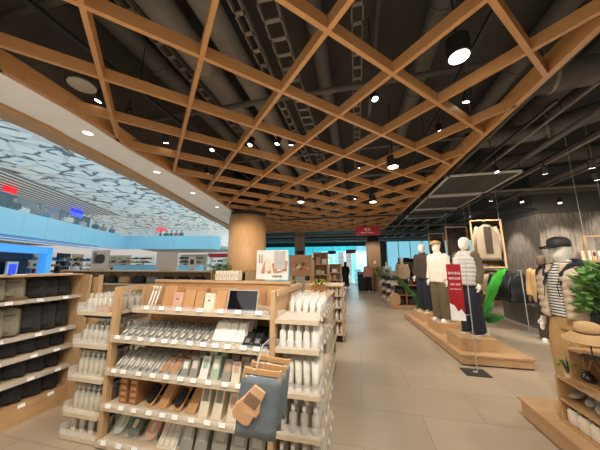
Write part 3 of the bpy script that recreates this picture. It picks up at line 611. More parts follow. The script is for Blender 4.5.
# --- real person on the aisle: long black robe and head scarf, seen from behind
pr = thing('person', 'person', 'person in long black robe and headscarf walking away down the aisle', (0, 0, 0)); q = at(346, 288.5, z=0); pr.location = (q.x, q.y, 0); pr.rotation_euler = (0, 0, PI)
body(pr, 'skin', 'walk', 'walk', vox=.015)
bm = B(); loft(bm, [ring(0, 0, z, rx, ry, 20, 2.1) for z, rx, ry in [(.14, .24, .22), (.5, .22, .18), (.9, .2, .15), (1.15, .18, .135), (1.38, .2, .13), (1.46, .12, .09)]])
for a, b, c in ARMS['walk']:
    tube(bm, [a, Vector(a).lerp(Vector(b), .5), b, Vector(b).lerp(Vector(c), .9)], [.075, .07, .07, .075], 10)
baked('robe', bm, 'black', pr, .016, 2)
bm = B(); loft(bm, [ring(0, .015, z, rx, ry, 18) for z, rx, ry in [(1.32, .17, .12), (1.44, .13, .11), (1.52, .085, .09), (1.62, .095, .11), (1.7, .092, .108), (1.76, .06, .075), (1.78, .02, .03)]]); obj('headscarf', bm, 'black', pr, smooth=True)
shoes(pr, 'black', 'walk')
bm = B(); box(bm, .2, .3, -.12, .1, .72, 1.0); obj('shoulder_bag', bm, 'tan', pr, bev=.02)
# --- visitors on the balcony and in the atrium (one figure, copied, recoloured)
vb = thing('person', 'person', ''); body(vb, 'skin', 'fold', 'rest', vox=.018); jacket(vb, 'navy', hem=.85, arms='fold', vox=.018, collar=False, name='top'); trousers(vb, 'dark', 1.0, vox=.018); shoes(vb, 'black'); hair(vb)
KIDS[vb.name] = list(vb.children)
def on_upper(px, n): # point on the upper floor, n metres behind the fascia
    q = plane_at(px, 230, NA, A0+NA*n); return (q.x, q.y, 3.75)
VIS = [(9, .7, 'person in dark top leaning by the red sign on the upper floor', {'top': 'navy'}), (33, .7, 'person in grey blue top at the balcony rail, first of a pair', {'top': 'grey'}), (42, .9, 'person in pale top at the balcony rail, second of a pair', {'top': 'bluecloth'}), (67, .8, 'person in white top at the balcony rail before the blue sign', {'top': 'white'}),
       (82, 1, 'person in grey trousers standing under the blue sign', {'top': 'ltgrey', 'trousers': 'grey'}), (95, .7, 'person in black standing past the blue sign', {'top': 'black', 'trousers': 'black'}), (103, .8, 'person in tan coat on the balcony', {'top': 'tan'}), (112, .8, 'person in blue on the balcony near its bend', {'top': 'bluecloth'})]
for i, (px, n, lb, cols) in enumerate(VIS):
    if i == 0: vb.location = on_upper(px, n); vb.rotation_euler = (0, 0, R(65)); vb['label'] = lb; o = vb
    else: o = dup(vb, on_upper(px, n), R(65)+random.uniform(-.8, .8), lb); recolor(o, cols)
for i, px in enumerate((160, 166, 171, 176, 181)):
    q = at(px, 238, y=24.5); o = dup(vb, (q.x, 24.5, 3.75), random.uniform(-.5, .5), s=1.12, label='person in dark clothes in the far balcony group, '+['under the red sign', 'second along from the red sign', 'in the middle of the group', 'fourth along from the red sign', 'at the outer end of the group'][i]); recolor(o, {'top': ['black', 'shopdark', 'dark', 'signred', 'navy'][i]})
q = at(142.5, 268, y=25.3); o = dup(vb, (q.x, 25.3, 0.0), 0, 'attendant in dark top standing behind the pale blue counter')
for i, (dx, nn, lb) in enumerate([(-3.0, 1.0, 'person in black browsing inside the blue portal'), (-3.9, 1.3, 'person in dark red browsing inside the blue portal'), (2.2, 1.0, 'person in black beside the blue portal post'), (4.6, 1.2, 'person in white at the displays past the blue portal')]):
    w = PP+UA*(L+dx)+NA*nn; o = dup(vb, (w.x, w.y, 0), R(60)+i, lb); recolor(o, {'top': ['black', 'signred', 'black', 'white'][i]})
# ================================================================== GONDOLA OF TOILETRIES
GX0, GX1, GY = -2.25, -.65, 1.9
SPINE = 2.36
g = thing('shelf_gondola', 'shelving unit', 'oak shelving gondola full of small toiletries, wide front with five shelves', (0, 0, 0))
obj('corner_post', box(B(), GX0-.03, GX0+.015, GY-.0, GY+.06, 0, 1.34), 'oak', g, bev=.003); obj('corner_post', box(B(), GX1-.045, GX1, GY, GY+.06, 0, 1.34), 'oak', g, bev=.003)
obj('side_panel', box(B(), GX1-.035, GX1-.005, GY+.06, 2.82, 1.10, 1.34), 'oak', g); obj('corner_post', box(B(), GX0-.03, GX0+.015, SPINE-.04, SPINE+.0, 0, 1.34), 'oak', g); obj('corner_post', box(B(), GX0-.03, GX0+.015, 2.76, 2.82, 0, 1.34), 'oak', g); obj('side_rail', box(B(), GX0-.03, GX0+.0, GY+.06, 2.76, 1.29, 1.34), 'oak', g); obj('inner_panel', box(B(), GX0+.17, GX0+.19, GY+.12, SPINE, 1.15, 1.34), 'oak', g)
obj('side_panel', box(B(), GX1-.035, GX1-.005, GY+.06, 2.82, 0, 1.1), 'oak', g)
obj('back_panel', box(B(), GX0, GX1, SPINE, SPINE+.03, 0, 1.36), 'craft', g); obj('top_rail', box(B(), GX0, GX1-.0, SPINE-.02, SPINE+.05, 1.36, 1.385), 'oak_h', g)
obj('plinth', box(B(), GX0, GX1, GY+.03, SPINE, 0, .035), 'dark', g)
SH = [(1.15, GX0+.27, GY), (.885, GX0+.02, GY-.02), (.61, GX0+.02, GY-.03), (.325, GX0+.02, GY-.03), (.05, GX0+.02, GY-.04)]
for z, x0, y0 in SH:
    s = obj('shelf', box(B(), GX0+.01 if z < 1.1 else GX0+.2, GX1-.04, y0, SPINE, z-.035, z), 'shelf', g, bev=.003)
    obj('price_strip', box(B(), (GX0+.02 if z < 1.1 else GX0+.2), GX1-.05, y0-.006, y0, z-.0, z+.035), 'acrylic', s)
bm = B(); box(bm, GX0, GX0+.22, GY+.0, SPINE, 1.09, 1.13)
def tagbm(): return box(B(), -.028, .028, -.002, .002, 0, .032)
TAGN = [0]
def price_tag(x, y, z, parent, rz=0):
    o = obj('price_tag', tagbm(), 'tag', parent) if TAGN[0] == 0 else None
    global PT
    if o: PT = o
    else: o = PT.copy(); C.objects.link(o); o.parent = parent
    TAGN[0] += 1; o.location = (x, y, z); o.rotation_euler = (R(-15), 0, rz); return o
for (z, x0, y0), n in zip(SH, (7, 12, 11, 11, 9)):
    for i in range(n):
        price_tag(x0+.08+(GX1-.12-x0-.08)*i/(n-1)+random.uniform(-.02, .02), y0-.012, z-.0, g)
# ---- product makers (origin at base front centre, product extends to +Y)
def mk_pack(name, cat, w, d, h, mbody, mcard, mlabel, tilt=35):
    def f():
        t = thing(name, cat, '')
        bm = B(); box(bm, -w/2, w/2, 0, .012, 0, h); bmesh.ops.subdivide_edges(bm, edges=bm.edges[:], cuts=3, use_grid_fill=True)
        for v in bm.verts:
            e = 1-abs(v.co.x)/(w/2); v.co.y += (-.014*e if v.co.y < .006 else .004*e)*(1 if .1*h < v.co.z < .9*h else .3)
        obj('wrapper', bm, mbody, t, smooth=True)
        obj('card', box(B(), -w*.36, w*.36, -.018, -.014, h*.12, h*.6), mcard, t); obj('emblem', box(B(), -w*.2, w*.2, -.021, -.018, h*.2, h*.48), mlabel, t)
        obj('contents', box(B(), -w*.3, w*.3, -.012, .005, h*.62, h*.92), mcard, t); return t
    return f
def row(key, maker, x0, x1, n, y, z, deep, dy, lb, gp, rot=(R(-40), 0, 0), jit=.006, colors=None, s=None):
    for k in range(deep):
        for i in range(n):
            x = x0+(x1-x0)*(i/(n-1) if n > 1 else 0)
            L_ = (lb if isinstance(lb, str) else lb[i])
            place(key, maker, (x+random.uniform(-jit, jit), y+k*dy, z+.002), rot=(rot[0], rot[1]+random.uniform(-.05, .05), rot[2]+random.uniform(-.06, .06)), label=L_, group=gp, colors=colors, s=s)
# shelf 1 (top): sticks, boards, craft boxes, framed mirror
z = 1.15
def mk_stick():
    t = thing('bath_brush', 'brush', ''); bm = B(); tube(bm, [(0, 0, 0), (.005, .05, .16)], .007, 8); obj('handle', bm, 'white', t, smooth=True); bm = B(); tube(bm, [(.005, .05, .16), (.006, .055, .2)], .012, 8); obj('brush_head', bm, 'cream', t, smooth=True); return t
for i in range(3): place('stick', mk_stick, (-1.93+.035*i, 1.95, z), label=['slim white stick brush leaning at the end of the top shelf', 'middle one of three slim white stick brushes on the top shelf', 'slim white stick brush touching the brown craft panel'][i], group='white stick brushes on the top shelf')
def mk_craft(w, h, d, m='craft'):
    def f():
        t = thing('craft_box', 'box', ''); obj('carton', box(B(), -w/2, w/2, 0, d, 0, h), m, t, bev=.004); obj('lid_line', box(B(), -w/2-.001, w/2+.001, -.001, d+.001, h*.8, h*.81), 'tan', t)
        obj('label', box(B(), -w*.12, w*.12, -.002, 0, h*.55, h*.62), 'dark' if m != 'craft' else 'tan', t); return t
    return f
for i, (x, w, h, y, m) in enumerate([(-1.78, .13, .2, 2.02, 'craft'), (-1.64, .1, .15, 1.97, 'pinkbox'), (-1.53, .11, .17, 1.99, 'craft'), (-1.42, .09, .16, 1.99, 'craft'), (-1.3, .1, .15, 1.96, 'cream'), (-1.2, .1, .17, 1.99, 'craft'), (-1.1, .1, .17, 1.99, 'craft')]):
    mk_ = mk_craft(w, h, .14, m); o = mk_(); o.location = (x, y, z); o.rotation_euler = (R(-12), 0, 0)
    o['label'] = ['wide brown craft box beside the white stick brushes', 'salmon pink card box with small dark label on the top shelf', 'brown craft box right after the pink one', 'narrow brown craft box in the middle of the top shelf', 'cream card box with small dark label on the top shelf', 'brown craft box next to the cream one', 'brown craft box beside the black mirror'][i].replace(' right after', ' just past')
for i, (x, w, h) in enumerate([(-1.62, .28, .17), (-1.3, .28, .17)]):
    o = mk_craft(w, h, .1)(); o.location = (x, 2.2, z); o['label'] = ['long brown carton lying behind the pink box', 'long brown carton lying behind the cream box'][i]
t = thing('tabletop_mirror', 'mirror', 'black tabletop mirror in a silver frame leaning on the top shelf', (-.98, 1.96, z), rot=(R(-14), 0, 0))
bm = B(); box(bm, -.145, .145, -.006, .012, 0, .012); box(bm, -.145, .145, -.006, .012, .178, .19); box(bm, -.145, -.133, 0, .012, 0, .19); box(bm, .133, .145, 0, .012, 0, .19); obj('frame', bm, 'steel', t, bev=.003); obj('mirror_glass', box(B(), -.133, .133, .003, .009, .012, .178), 'mirror', t)
o = mk_craft(.2, .19, .03)(); o.location = (-.78, 2.3, z); o['label'] = 'flat brown craft panel standing behind the mirror edge'
obj('display_plate', box(B(), -1.0, -.72, 1.91, 1.98, z, z+.006), 'steel', cat='plate', label='thin silver display plate lying under the black mirror')
# shelf 2: ten clear packs, white pouches, black packs
z = .885
row('pack', mk_pack('clear_pack', 'packaged toiletry', .075, .1, .15, 'package', 'grey', 'cream'), -2.17, -1.3, 12, 1.93, z, 3, .1, 'clear wrapped toiletry with dark card on the second shelf', 'clear packs on the second shelf', (R(-55), 0, R(-12)))
row('wpouch', mk_pack('white_pouch', 'pouch', .1, .1, .19, 'whitepouch', 'white', 'tag'), -1.2, -.98, 4, 1.95, z, 3, .09, 'white standing pouch on the second shelf', 'white pouches on the second shelf', (R(-30), 0, 0))
row('bpack', mk_pack('black_pack', 'packaged toiletry', .1, .1, .14, 'blkpackage', 'black', 'grey'), -.9, -.72, 3, 1.93, z, 3, .1, 'glossy black pack at the end of the second shelf', 'black packs on the second shelf', (R(-50), 0, 0))
# shelf 3: many sleeves
z = .61
tpk = mk_pack('toothbrush_pack', 'packaged toiletry', .06, .1, .18, 'package', 'greybox', 'cream')
row('tpack', tpk, -2.18, -1.76, 7, 1.92, z, 3, .1, 'long clear toothbrush pack with grey card on the middle shelf', 'grey toothbrush packs on the middle shelf', (R(-48), 0, R(-10)))
row('opack', mk_pack('orange_pack', 'packaged toiletry', .085, .1, .16, 'package', 'orange', 'orange'), -1.68, -1.58, 2, 1.92, z, 3, .1, 'clear pack with orange card on the middle shelf', 'orange packs on the middle shelf', (R(-50), 0, 0))
def mk_carton(w, h, d, m, m2):
    def f():
        t = thing('slim_carton', 'box', ''); obj('carton', box(B(), -w/2, w/2, 0, d, 0, h), m, t, bev=.002); obj('label', box(B(), -w*.3, w*.3, -.002, 0, h*.45, h*.85), m2, t); return t
    return f
for i, (x, m, m2, h) in enumerate([(-1.48, 'greybox', 'white', .13), (-1.39, 'greybox', 'cream', .15), (-1.29, 'white', 'mint', .17), (-1.19, 'mint', 'white', .18), (-1.08, 'greybox', 'pinkbox', .16), (-.99, 'cream', 'pinkbox', .15), (-.9, 'greybox', 'white', .15), (-.81, 'greybox', 'cream', .15)]):
    mk_ = mk_carton(.075, h, .1, m, m2)
    row('cart3%d' % i, mk_, x, x, 1, 1.93, z, 3, .11, ['grey carton with white label beside the orange packs on the middle shelf', 'grey carton with cream label on the middle shelf', 'white carton with mint label on the middle shelf', 'tall mint green carton on the middle shelf', 'grey carton with pink label on the middle shelf', 'cream carton with pink label on the middle shelf', 'grey carton with white label near the hanging gloves', 'grey carton with cream label near the corner post'][i], 'column of cartons %s' % 'abcdefgh'[i] if 0 else ['grey white cartons', 'grey cream cartons', 'white mint cartons', 'mint cartons', 'grey pink cartons', 'cream pink cartons', 'grey white cartons by the gloves', 'grey cream cartons by the post'][i], (R(-22), 0, 0))
# shelf 4: wooden brushes and beige cartons
z = .325
def mk_wbox():
    t = thing('wooden_brush_box', 'box', ''); obj('carton', box(B(), -.045, .045, 0, .3, 0, .05), 'redwood', t, bev=.003); obj('label', box(B(), -.03, .03, -.002, 0, .012, .038), 'orange', t); return t
for k in range(4):
    for i in range(2): place('wbox', mk_wbox, (-2.1+i*.11, 1.95, z+.002+.052*k), rot=(R(0), 0, R(-4)), label=['reddish wooden brush box in the stack by the corner post', 'reddish wooden brush box in the stack beside the dark brush'][i], group='stacked wooden brush boxes')
def mk_brush(dark):
    def f():
        t = thing('wooden_body_brush', 'brush', ''); bm = B(); box(bm, -.04, .04, 0, .015, 0, .34); obj('wood_back', bm, 'craft', t, bev=.006)
        bm = B(); loft(bm, [ring(0, y, .1, .034, .07, 18, 3) for y in (0,)]+[ring(0, 0, .1, .034, .07, 18, 3)]); bm.free()
        bm = B(); loft(bm, [[(a[0], yy, a[1]+.1) for a in [(p[0], p[1]) for p in ring(0, 0, 0, .034, .075, 18, 3)]] for yy in (-.03, 0)]); obj('bristle_pad', bm, 'black' if dark else 'craft', t, bev=.003); return t
    return f
for i, x in enumerate((-1.83, -1.54)):
    for k in range(2): place('dkbrush', mk_brush(True), (x, 1.95+.13*k, z+.005), rot=(R(-45), 0, R(-8)), label=['wooden brush with black bristle pad beside the stacked boxes', 'wooden brush with black bristle pad between two plain wood slabs'][i], group='black bristle brushes on the fourth shelf, '+['first pair', 'second pair'][i])
def mk_slab():
    t = thing('wooden_massage_block', 'wooden block', ''); obj('block', box(B(), -.05, .05, 0, .05, 0, .3), 'craft', t, bev=.006); obj('groove', box(B(), -.03, .03, -.002, 0, .05, .055), 'tan', t); return t
for i, x in enumerate((-1.7, -1.41)):
    for k in range(2): place('slab', mk_slab, (x, 1.95+.13*k, z+.005), rot=(R(-42), 0, R(-8)), label=['plain orange wood block between the two black brushes', 'plain orange wood block past the second black brush'][i], group='wood blocks, '+['first pair', 'second pair'][i])
for i, (x, m, m2) in enumerate([(-1.27, 'cream', 'greybox'), (-1.15, 'cream', 'greybox'), (-1.02, 'cream', 'pinkbox'), (-.92, 'cream', 'pinkbox'), (-.82, 'pinkbox', 'cream'), (-.74, 'pinkbox', 'cream')]):
    row('cart4%d' % i, mk_carton(.085, .24 if i < 2 else .19, .1, m, m2), x, x, 1, 1.93, z, 3, .11, ['tall beige carton with comb drawing on the fourth shelf', 'tall beige carton with comb drawing, nearer the pink ones', 'shorter beige carton with pink label on the fourth shelf', 'second shorter beige carton with pink label', 'pink carton with cream label behind the hanging gloves', 'pink carton with cream label by the corner post'][i], 'beige cartons column '+['one', 'two', 'three', 'four', 'five', 'six'][i], (R(-20), 0, 0))
# shelf 5: oval brushes in bags, grid box, grey boxes
z = .05
def mk_oval(m):
    def f():
        t = thing('oval_body_brush', 'brush', ''); bm = B(); loft(bm, [[(a[0], yy, a[1]+.11) for a in ring(0, 0, 0, .062, .088, 24)] for yy in (-.022, 0)]); obj('brush_head', bm, m, t, bev=.004)
        bm = B(); tube(bm, [(0, -.01, .19), (0, -.01, .3)], .011, 8); obj('handle', bm, 'tan', t); obj('label', box(B(), -.02, .02, -.026, -.022, .08, .14), 'cream', t)
        obj('plastic_bag', box(B(), -.07, .07, -.03, .004, .01, .3), 'bag_film', t, bev=.01); return t
    return f
for i, (x, m) in enumerate([(-2.13, 'mint'), (-1.98, 'dkgreen'), (-1.79, 'orange')]):
    for k in range(2): place('oval'+m, mk_oval(m), (x, 1.95+.12*k, z), rot=(R(-38), 0, R(-5)), label=['pale green oval brush in a clear bag on the bottom shelf', 'dark green oval brush with cream label on the bottom shelf', 'tan oval brush in a clear bag on the bottom shelf'][i], group='bagged oval brushes, '+['pale', 'dark green', 'tan'][i])
t = thing('grid_soap_box', 'box', 'white box of small gridded soap cubes on the bottom shelf', (-1.6, 1.94, z), rot=(R(-35), 0, 0)); bm = B()
for i in range(3):
    for j in range(5): box(bm, -.08+.055*i, -.03+.055*i, -.012, 0, .01+.055*j, .06+.055*j)
obj('soap_cube', bm, 'cream', t, bev=.004); obj('tray', box(B(), -.09, .09, 0, .05, 0, .29), 'white', t)
for i, (x, h) in enumerate([(-1.41, .2), (-1.28, .2), (-1.12, .26), (-.96, .25), (-.8, .25)]):
    row('cart5%d' % i, mk_carton(.11 if h < .22 else .13, h, .11, 'greybox', 'ltgrey'), x, x, 1, 1.93, z, 2, .13, ['short grey carton beside the white soap grid', 'second short grey carton on the bottom shelf', 'tall grey carton on the bottom shelf, nearest the short ones', 'tall grey carton in the middle of its row on the bottom shelf', 'tall grey carton behind the hanging glove packs'][i], 'bottom shelf grey cartons column '+['one', 'two', 'three', 'four', 'five'][i], (R(-15), 0, 0))

# ---- bottles
def mk_bottle(name='pump_bottle', r=.026, h=.14, mb='clear', mc='white', liq=None, pump=True, cat='bottle'):
    def f():
        t = thing(name, cat, ''); obj('bottle_body', lathe(B(), [(r*.9, 0), (r, .006), (r, h*.8), (r*.45, h*.92), (r*.4, h)], n=14), mb, t, smooth=True)
        if liq: obj('liquid', lathe(B(), [(r*.85, .004), (r*.9, .01), (r*.9, h*.7)], n=12), liq, t, smooth=True)
        if pump:
            bm = B(); lathe(bm, [(r*.5, h), (r*.5, h+.02), (r*.2, h+.022), (r*.2, h+.045)], n=12); tube(bm, [(0, 0, h+.045), (0, -.03, h+.042)], .005, 6); obj('pump_head', bm, mc, t)
        else: obj('cap', lathe(B(), [(r*.55, h*.98), (r*.5, h+.03)], n=12), mc, t)
        return t
    return f
def mk_tube(h=.17):
    def f():
        t = thing('squeeze_tube', 'tube bottle', ''); bm = B(); loft(bm, [ring(0, 0, zz, rx, ry, 14) for zz, rx, ry in [(.03, .024, .024), (.08, .026, .02), (h, .03, .004)]]); obj('tube_body', bm, 'whitepouch', t, smooth=True)
        obj('cap', lathe(B(), [(.02, 0), (.022, .03)], n=14), 'white', t); return t
    return f
# ---- RIGHT END RACK (facing the aisle)
e = thing('end_rack', 'display rack', 'narrow end rack of white bottles on the aisle side of the gondola', (0, 0, 0))
EX0, EX1, EY0, EY1 = GX1+.0, -.3, GY, 2.78
LV = [1.125, .91, .6, .32, .05]
for z in LV:
    s = obj('shelf', box(B(), EX0, EX1, EY0, EY1, z-.035, z), 'shelf', e, bev=.003); obj('price_strip', box(B(), EX1, EX1+.006, EY0, EY1, z-.02, z+.03), 'acrylic', s)
    obj('acrylic_guard', box(B(), EX1+.008, EX1+.012, EY0, EY1, z, z+.1), 'acrylic', e); obj('acrylic_guard', box(B(), EX0+.02, EX1, EY0-.004, EY0, z, z+.07), 'acrylic', e)
    for k in range(5): price_tag(EX1+.014, EY0+.1+.17*k, z-.02, e, R(90))
obj('top_frame', box(B(), EX0+.01, EX0+.03, EY0, EY1, 1.3, 1.34), 'oak', e)
for lv, (z, nx, ny, mk_, key, lb) in enumerate([(1.125, 5, 6, mk_bottle('spray_bottle', .023, .11, 'white', 'white', None, True), 'spb', 'small white pump bottle on the top shelf of the aisle end rack'), (.91, 5, 4, mk_bottle('lotion_bottle', .027, .14, 'white', 'cream', None, False), 'ltb', 'round white lotion bottle on the second shelf of the aisle end rack'), (.6, 5, 4, mk_tube(.22), 'tb1', 'tall pale squeeze tube on the third shelf of the aisle end rack'), (.32, 4, 4, mk_bottle('clear_bottle', .03, .15, 'clear', 'white', None, False), 'clb', 'clear round bottle on the fourth shelf of the aisle end rack'), (.05, 4, 3, mk_bottle('refill_bottle', .03, .15, 'clear', 'white', 'cream', False), 'rfb', 'refill bottle on the bottom shelf of the aisle end rack')]):
    for j in range(ny):
        for i in range(nx):
            y = EY0+(.32 if lv == 0 else .06)+j*(.08 if lv else .075)
            place(key, mk_, (EX0+.05+(EX1-EX0-.09)*i/(nx-1), y, z), rz=R(20), label=lb, group=lb.split(' on the ')[0]+'s on the '+lb.split(' on the ')[1])
# ---- LEFT END RACK
e = thing('end_rack', 'display rack', 'narrow end rack of clear bottles between the bag shelf and the gondola', (0, 0, 0))
LX0, LX1 = -2.68, GX0-.03
LV2 = [1.105, .81, .52, .225, .0]
for z in LV2:
    zz = max(z, .04); s = obj('shelf', box(B(), LX0, LX1, GY-.02, 2.78, zz-.035, zz), 'shelf', e, bev=.003); obj('bracket', box(B(), LX0+.04, LX1, GY+.02, 2.7, zz-.065, zz-.036), 'dark', e) if z > .1 else None
    obj('acrylic_guard', box(B(), LX0+.002, LX1-.01, GY-.024, GY-.02, zz, zz+.05), 'acrylic', e); obj('acrylic_guard', box(B(), LX0-.004, LX0, GY-.02, 2.78, zz, zz+.08), 'acrylic', e)
obj('low_box', box(B(), LX0+.22, LX1, GY-.01, GY+.02, 1.107, 1.16), 'craft', e, bev=.002)
for lv, (z, mk_, key, lb, n) in enumerate([(1.105, mk_bottle('clear_jar', .03, .13, 'clear', 'clear', None, False), 'lj', 'empty clear bottle on the top shelf of the end rack by the bags', 6), (.81, mk_bottle('clear_flask', .03, .13, 'clear', 'clear', None, False), 'lf', 'empty clear flask on the second shelf of the end rack by the bags', 6), (.52, mk_bottle('oil_bottle', .028, .17, 'clear', 'white', 'liqyellow', True), 'lo', 'clear pump bottle of pale yellow oil on the third shelf by the bags', 6), (.225, mk_bottle('oil_bottle', .03, .17, 'clear', 'white', 'liqyellow', True), 'lp', 'clear pump bottle of pale yellow oil on the fourth shelf by the bags', 6), (.04, mk_tube(.19), 'tb2', 'pale pouch tube on the bottom shelf by the bags', 4)]):
    for j in range(4 if lv < 4 else 3):
        for i in range(n): place(key, mk_, (LX0+.05+(LX1-LX0-.09)*i/(n-1), GY+(.06 if lv else .06)+.085*j, z+.001), rz=R(200), label=lb, group=lb.split(' on the ')[0]+'s, '+lb.split(' on the ')[1])

# ---- hanging glove packs on wooden clips
hb = obj('hanging_rail', tube(B(), [(-.655, 1.9, 1.0), (-.655, 1.66, 1.0), (-.6, 1.42, .935), (-.6, 1.40, .95)], .005, 8), 'steel', g)
def mk_glove():
    t = thing('glove_pack', 'bath glove pack', '')
    bm = B(); box(bm, -.15, .15, -.011, .011, -.06, -.015); h = obj('wooden_hanger', bm, 'craft', t, bev=.004)
    bm = B(); tube(bm, [(0, 0, -.02), (0, 0, .02), (.012, 0, .035), (0, 0, .048)], .003, 6); obj('hook', bm, 'steel', h)
    for s in (-1, 1): obj('clip', box(B(), s*.15-.012, s*.15+.012, -.016, .016, -.1, -.01), 'tan', h, bev=.003)
    bm = B(); box(bm, -.17, .17, -.012, .012, -.53, -.07); bmesh.ops.subdivide_edges(bm, edges=bm.edges[:], cuts=6, use_grid_fill=True)
    for v in bm.verts: v.co.y += .007*math.sin(v.co.x*37+v.co.z*9)+.005*math.sin(v.co.z*41)
    obj('plastic_pouch', bm, 'pouch', t, smooth=True)
    # ribbed mitten, drawn flat: cuff up, thumb to one side
    bm = B(); out_ = [(-.05, .0), (.055, .0), (.062, -.02), (.07, -.09), (.1, -.15), (.1, -.2), (.075, -.2), (.085, -.27), (.05, -.3), (-.06, -.3), (-.095, -.27), (-.1, -.2), (-.075, -.12), (-.055, -.02)]
    lo = [bm.verts.new((x, -.035, z)) for x, z in out_]; hi = [bm.verts.new((x, -.013, z)) for x, z in out_]
    for i in range(len(out_)): bm.faces.new((lo[i], lo[(i+1) % len(out_)], hi[(i+1) % len(out_)], hi[i]))
    bm.faces.new(lo); bm.faces.new(hi[::-1]); bm.transform(Matrix.Translation((.0, 0, -.15)) @ Matrix.Rotation(R(28), 4, 'Y')); mt = obj('bath_mitten', bm, 'mitt', t, bev=.008)
    bm = B()
    for k in range(7): box(bm, -.06, .06, -.038, -.034, -.075-.013*k, -.07-.013*k)
    bm.transform(Matrix.Translation((.0, 0, -.15)) @ Matrix.Rotation(R(28), 4, 'Y')); obj('knit_band', bm, 'dkbrown', mt)
    bm = B()
    for k in range(8): box(bm, -.08+.022*k, -.076+.022*k, -.038, -.034, -.28, -.2)
    bm.transform(Matrix.Translation((.0, 0, -.15)) @ Matrix.Rotation(R(28), 4, 'Y')); obj('knit_rib', bm, 'tan', mt); return t
for i, (dx, y, dz, rz) in enumerate([(263, 1.42, 374, 10), (269, 1.53, 368, 8), (274, 1.64, 361, 5)]):
    gp = at(dx, dz, y=y); place('glove', mk_glove, (gp.x, y, gp.z+.035), rot=(0, R(6), R(rz)), s=.69, label=['front pack of a peach knitted bath mitten hanging on a wooden clip hanger', 'middle mitten pack of three hanging on wooden clip hangers', 'back mitten pack of three hanging on wooden clip hangers'][i], group='mitten packs on wooden clip hangers')
# ================================================================== BAG SHELF (left)
BX = -3.3; BXB = -3.8; BY0, BY1 = .5, 2.33
b = thing('bag_shelf_unit', 'shelving unit', 'oak wall shelf unit stacked with dark bags and pouches', (0, 0, 0))
obj('top_board', box(B(), BXB, BX+.0, BY0, BY1, 1.428, 1.445), 'oak_y', b, bev=.002); obj('back_panel', box(B(), BXB-.03, BXB, BY0, BY1, 0, 1.445), 'oak', b)
obj('side_panel', box(B(), BXB, BX+.1, BY1, BY1+.03, 0, 1.43), 'oak', b, bev=.002); obj('side_panel', box(B(), BXB, BX, BY0-.03, BY0, 0, 1.43), 'oak', b)
BL = [1.19, .835, .63, .41]
for z in BL: s = obj('shelf', box(B(), BXB, BX, BY0, BY1, z-.03, z), 'shelf', b, bev=.002); obj('price_strip', box(B(), BX, BX+.005, BY0, BY1, z-.03, z+.01), 'acrylic', s)
obj('base_board', box(B(), BXB, BX, BY0, BY1, 0, .175), 'oak_y', b, bev=.002)
for z in BL+[.18]:
    for k in range(7): price_tag(BX+.008, .75+.24*k+random.uniform(-.03, .03), z-.025, b, R(90))
for k in range(8): obj('corrugated_tag', box(B(), BX-.06, BX-.0, .66+.21*k, .74+.21*k, 1.446, 1.456), 'tag' if k % 2 else 'cream', b)
# neighbouring end panel
t = thing('partition_board', 'partition', 'tall oak end panel standing beside the bag shelf unit', (BX+.06, 2.4, 0)); obj('panel_board', box(B(), -.14, .1, .0, .05, 0, 1.425), 'oak', t, bev=.003); obj('dark_cap', box(B(), -.1, .08, -.003, .05, 1.405, 1.43), 'dark', t)
def mk_bag():
    t = thing('soft_bag', 'bag', ''); w, h, d = .23, .2, .09
    bm = B(); box(bm, 0, d, -w/2, w/2, 0, h); bmesh.ops.subdivide_edges(bm, edges=bm.edges[:], cuts=4, use_grid_fill=True)
    for v in bm.verts:
        u = v.co.y/(w/2); q = v.co.z/h*2-1; e = (1-u*u)*(1-q*q); v.co.x += (.035 if v.co.x > d/2 else -.005)*e; v.co.y *= 1-.12*q; v.co.z += .006*math.sin(v.co.y*50)
    o = obj('bag_body', bm, 'bagblack', t, smooth=True); md = o.modifiers.new('s', 'SUBSURF'); md.levels = md.render_levels = 1
    bm = B(); box(bm, d+.015, d+.035, -w*.3, w*.3, h*.12, h*.55); obj('front_pocket', bm, 'bagblack', t, bev=.012)
    bm = B(); tube(bm, [(d*.5, -.035, h-.01), (d*.7, -.025, h+.02), (d*.7, .025, h+.02), (d*.5, .035, h-.01)], .006, 6); obj('carry_handle', bm, 'dark', t)
    obj('zip_line', box(B(), d+.02, d+.032, -w*.38, w*.38, h*.7, h*.72), 'dark', t); return t
O_, K_ = 'bagolive', 'bagblack'
rows = [(1.19, [(1.3, O_, 1), (1.44, O_, 1), (1.57, O_, 1), (1.7, O_, 1.05), (1.9, K_, .9), (2.02, K_, .9), (2.14, K_, .9)], 'top row'),
        (.9, [(1.3, O_, 1.1), (1.44, O_, 1.1), (1.58, O_, 1.1), (1.72, O_, 1.1), (1.89, K_, 1.0), (2.01, K_, 1.0), (2.13, K_, 1.0)], 'second row'),
        (.635, [(1.3, O_, .8), (1.45, O_, .8), (1.6, O_, .8), (1.76, K_, .8), (1.9, K_, .8), (2.03, K_, .8), (2.15, K_, .8)], 'third row'),
        (.415, [(1.3, K_, .85), (1.5, K_, .85), (1.68, K_, .85), (1.84, K_, .85), (2.0, K_, .85), (2.14, K_, .85)], 'fourth row'),
        (.178, [(1.3, K_, .9), (1.5, K_, .9), (1.68, K_, .9), (1.84, K_, .95), (2.0, K_, .95), (2.14, K_, .95)], 'bottom row')]
ordn = ['seventh', 'sixth', 'fifth', 'fourth', 'third', 'second', 'first']
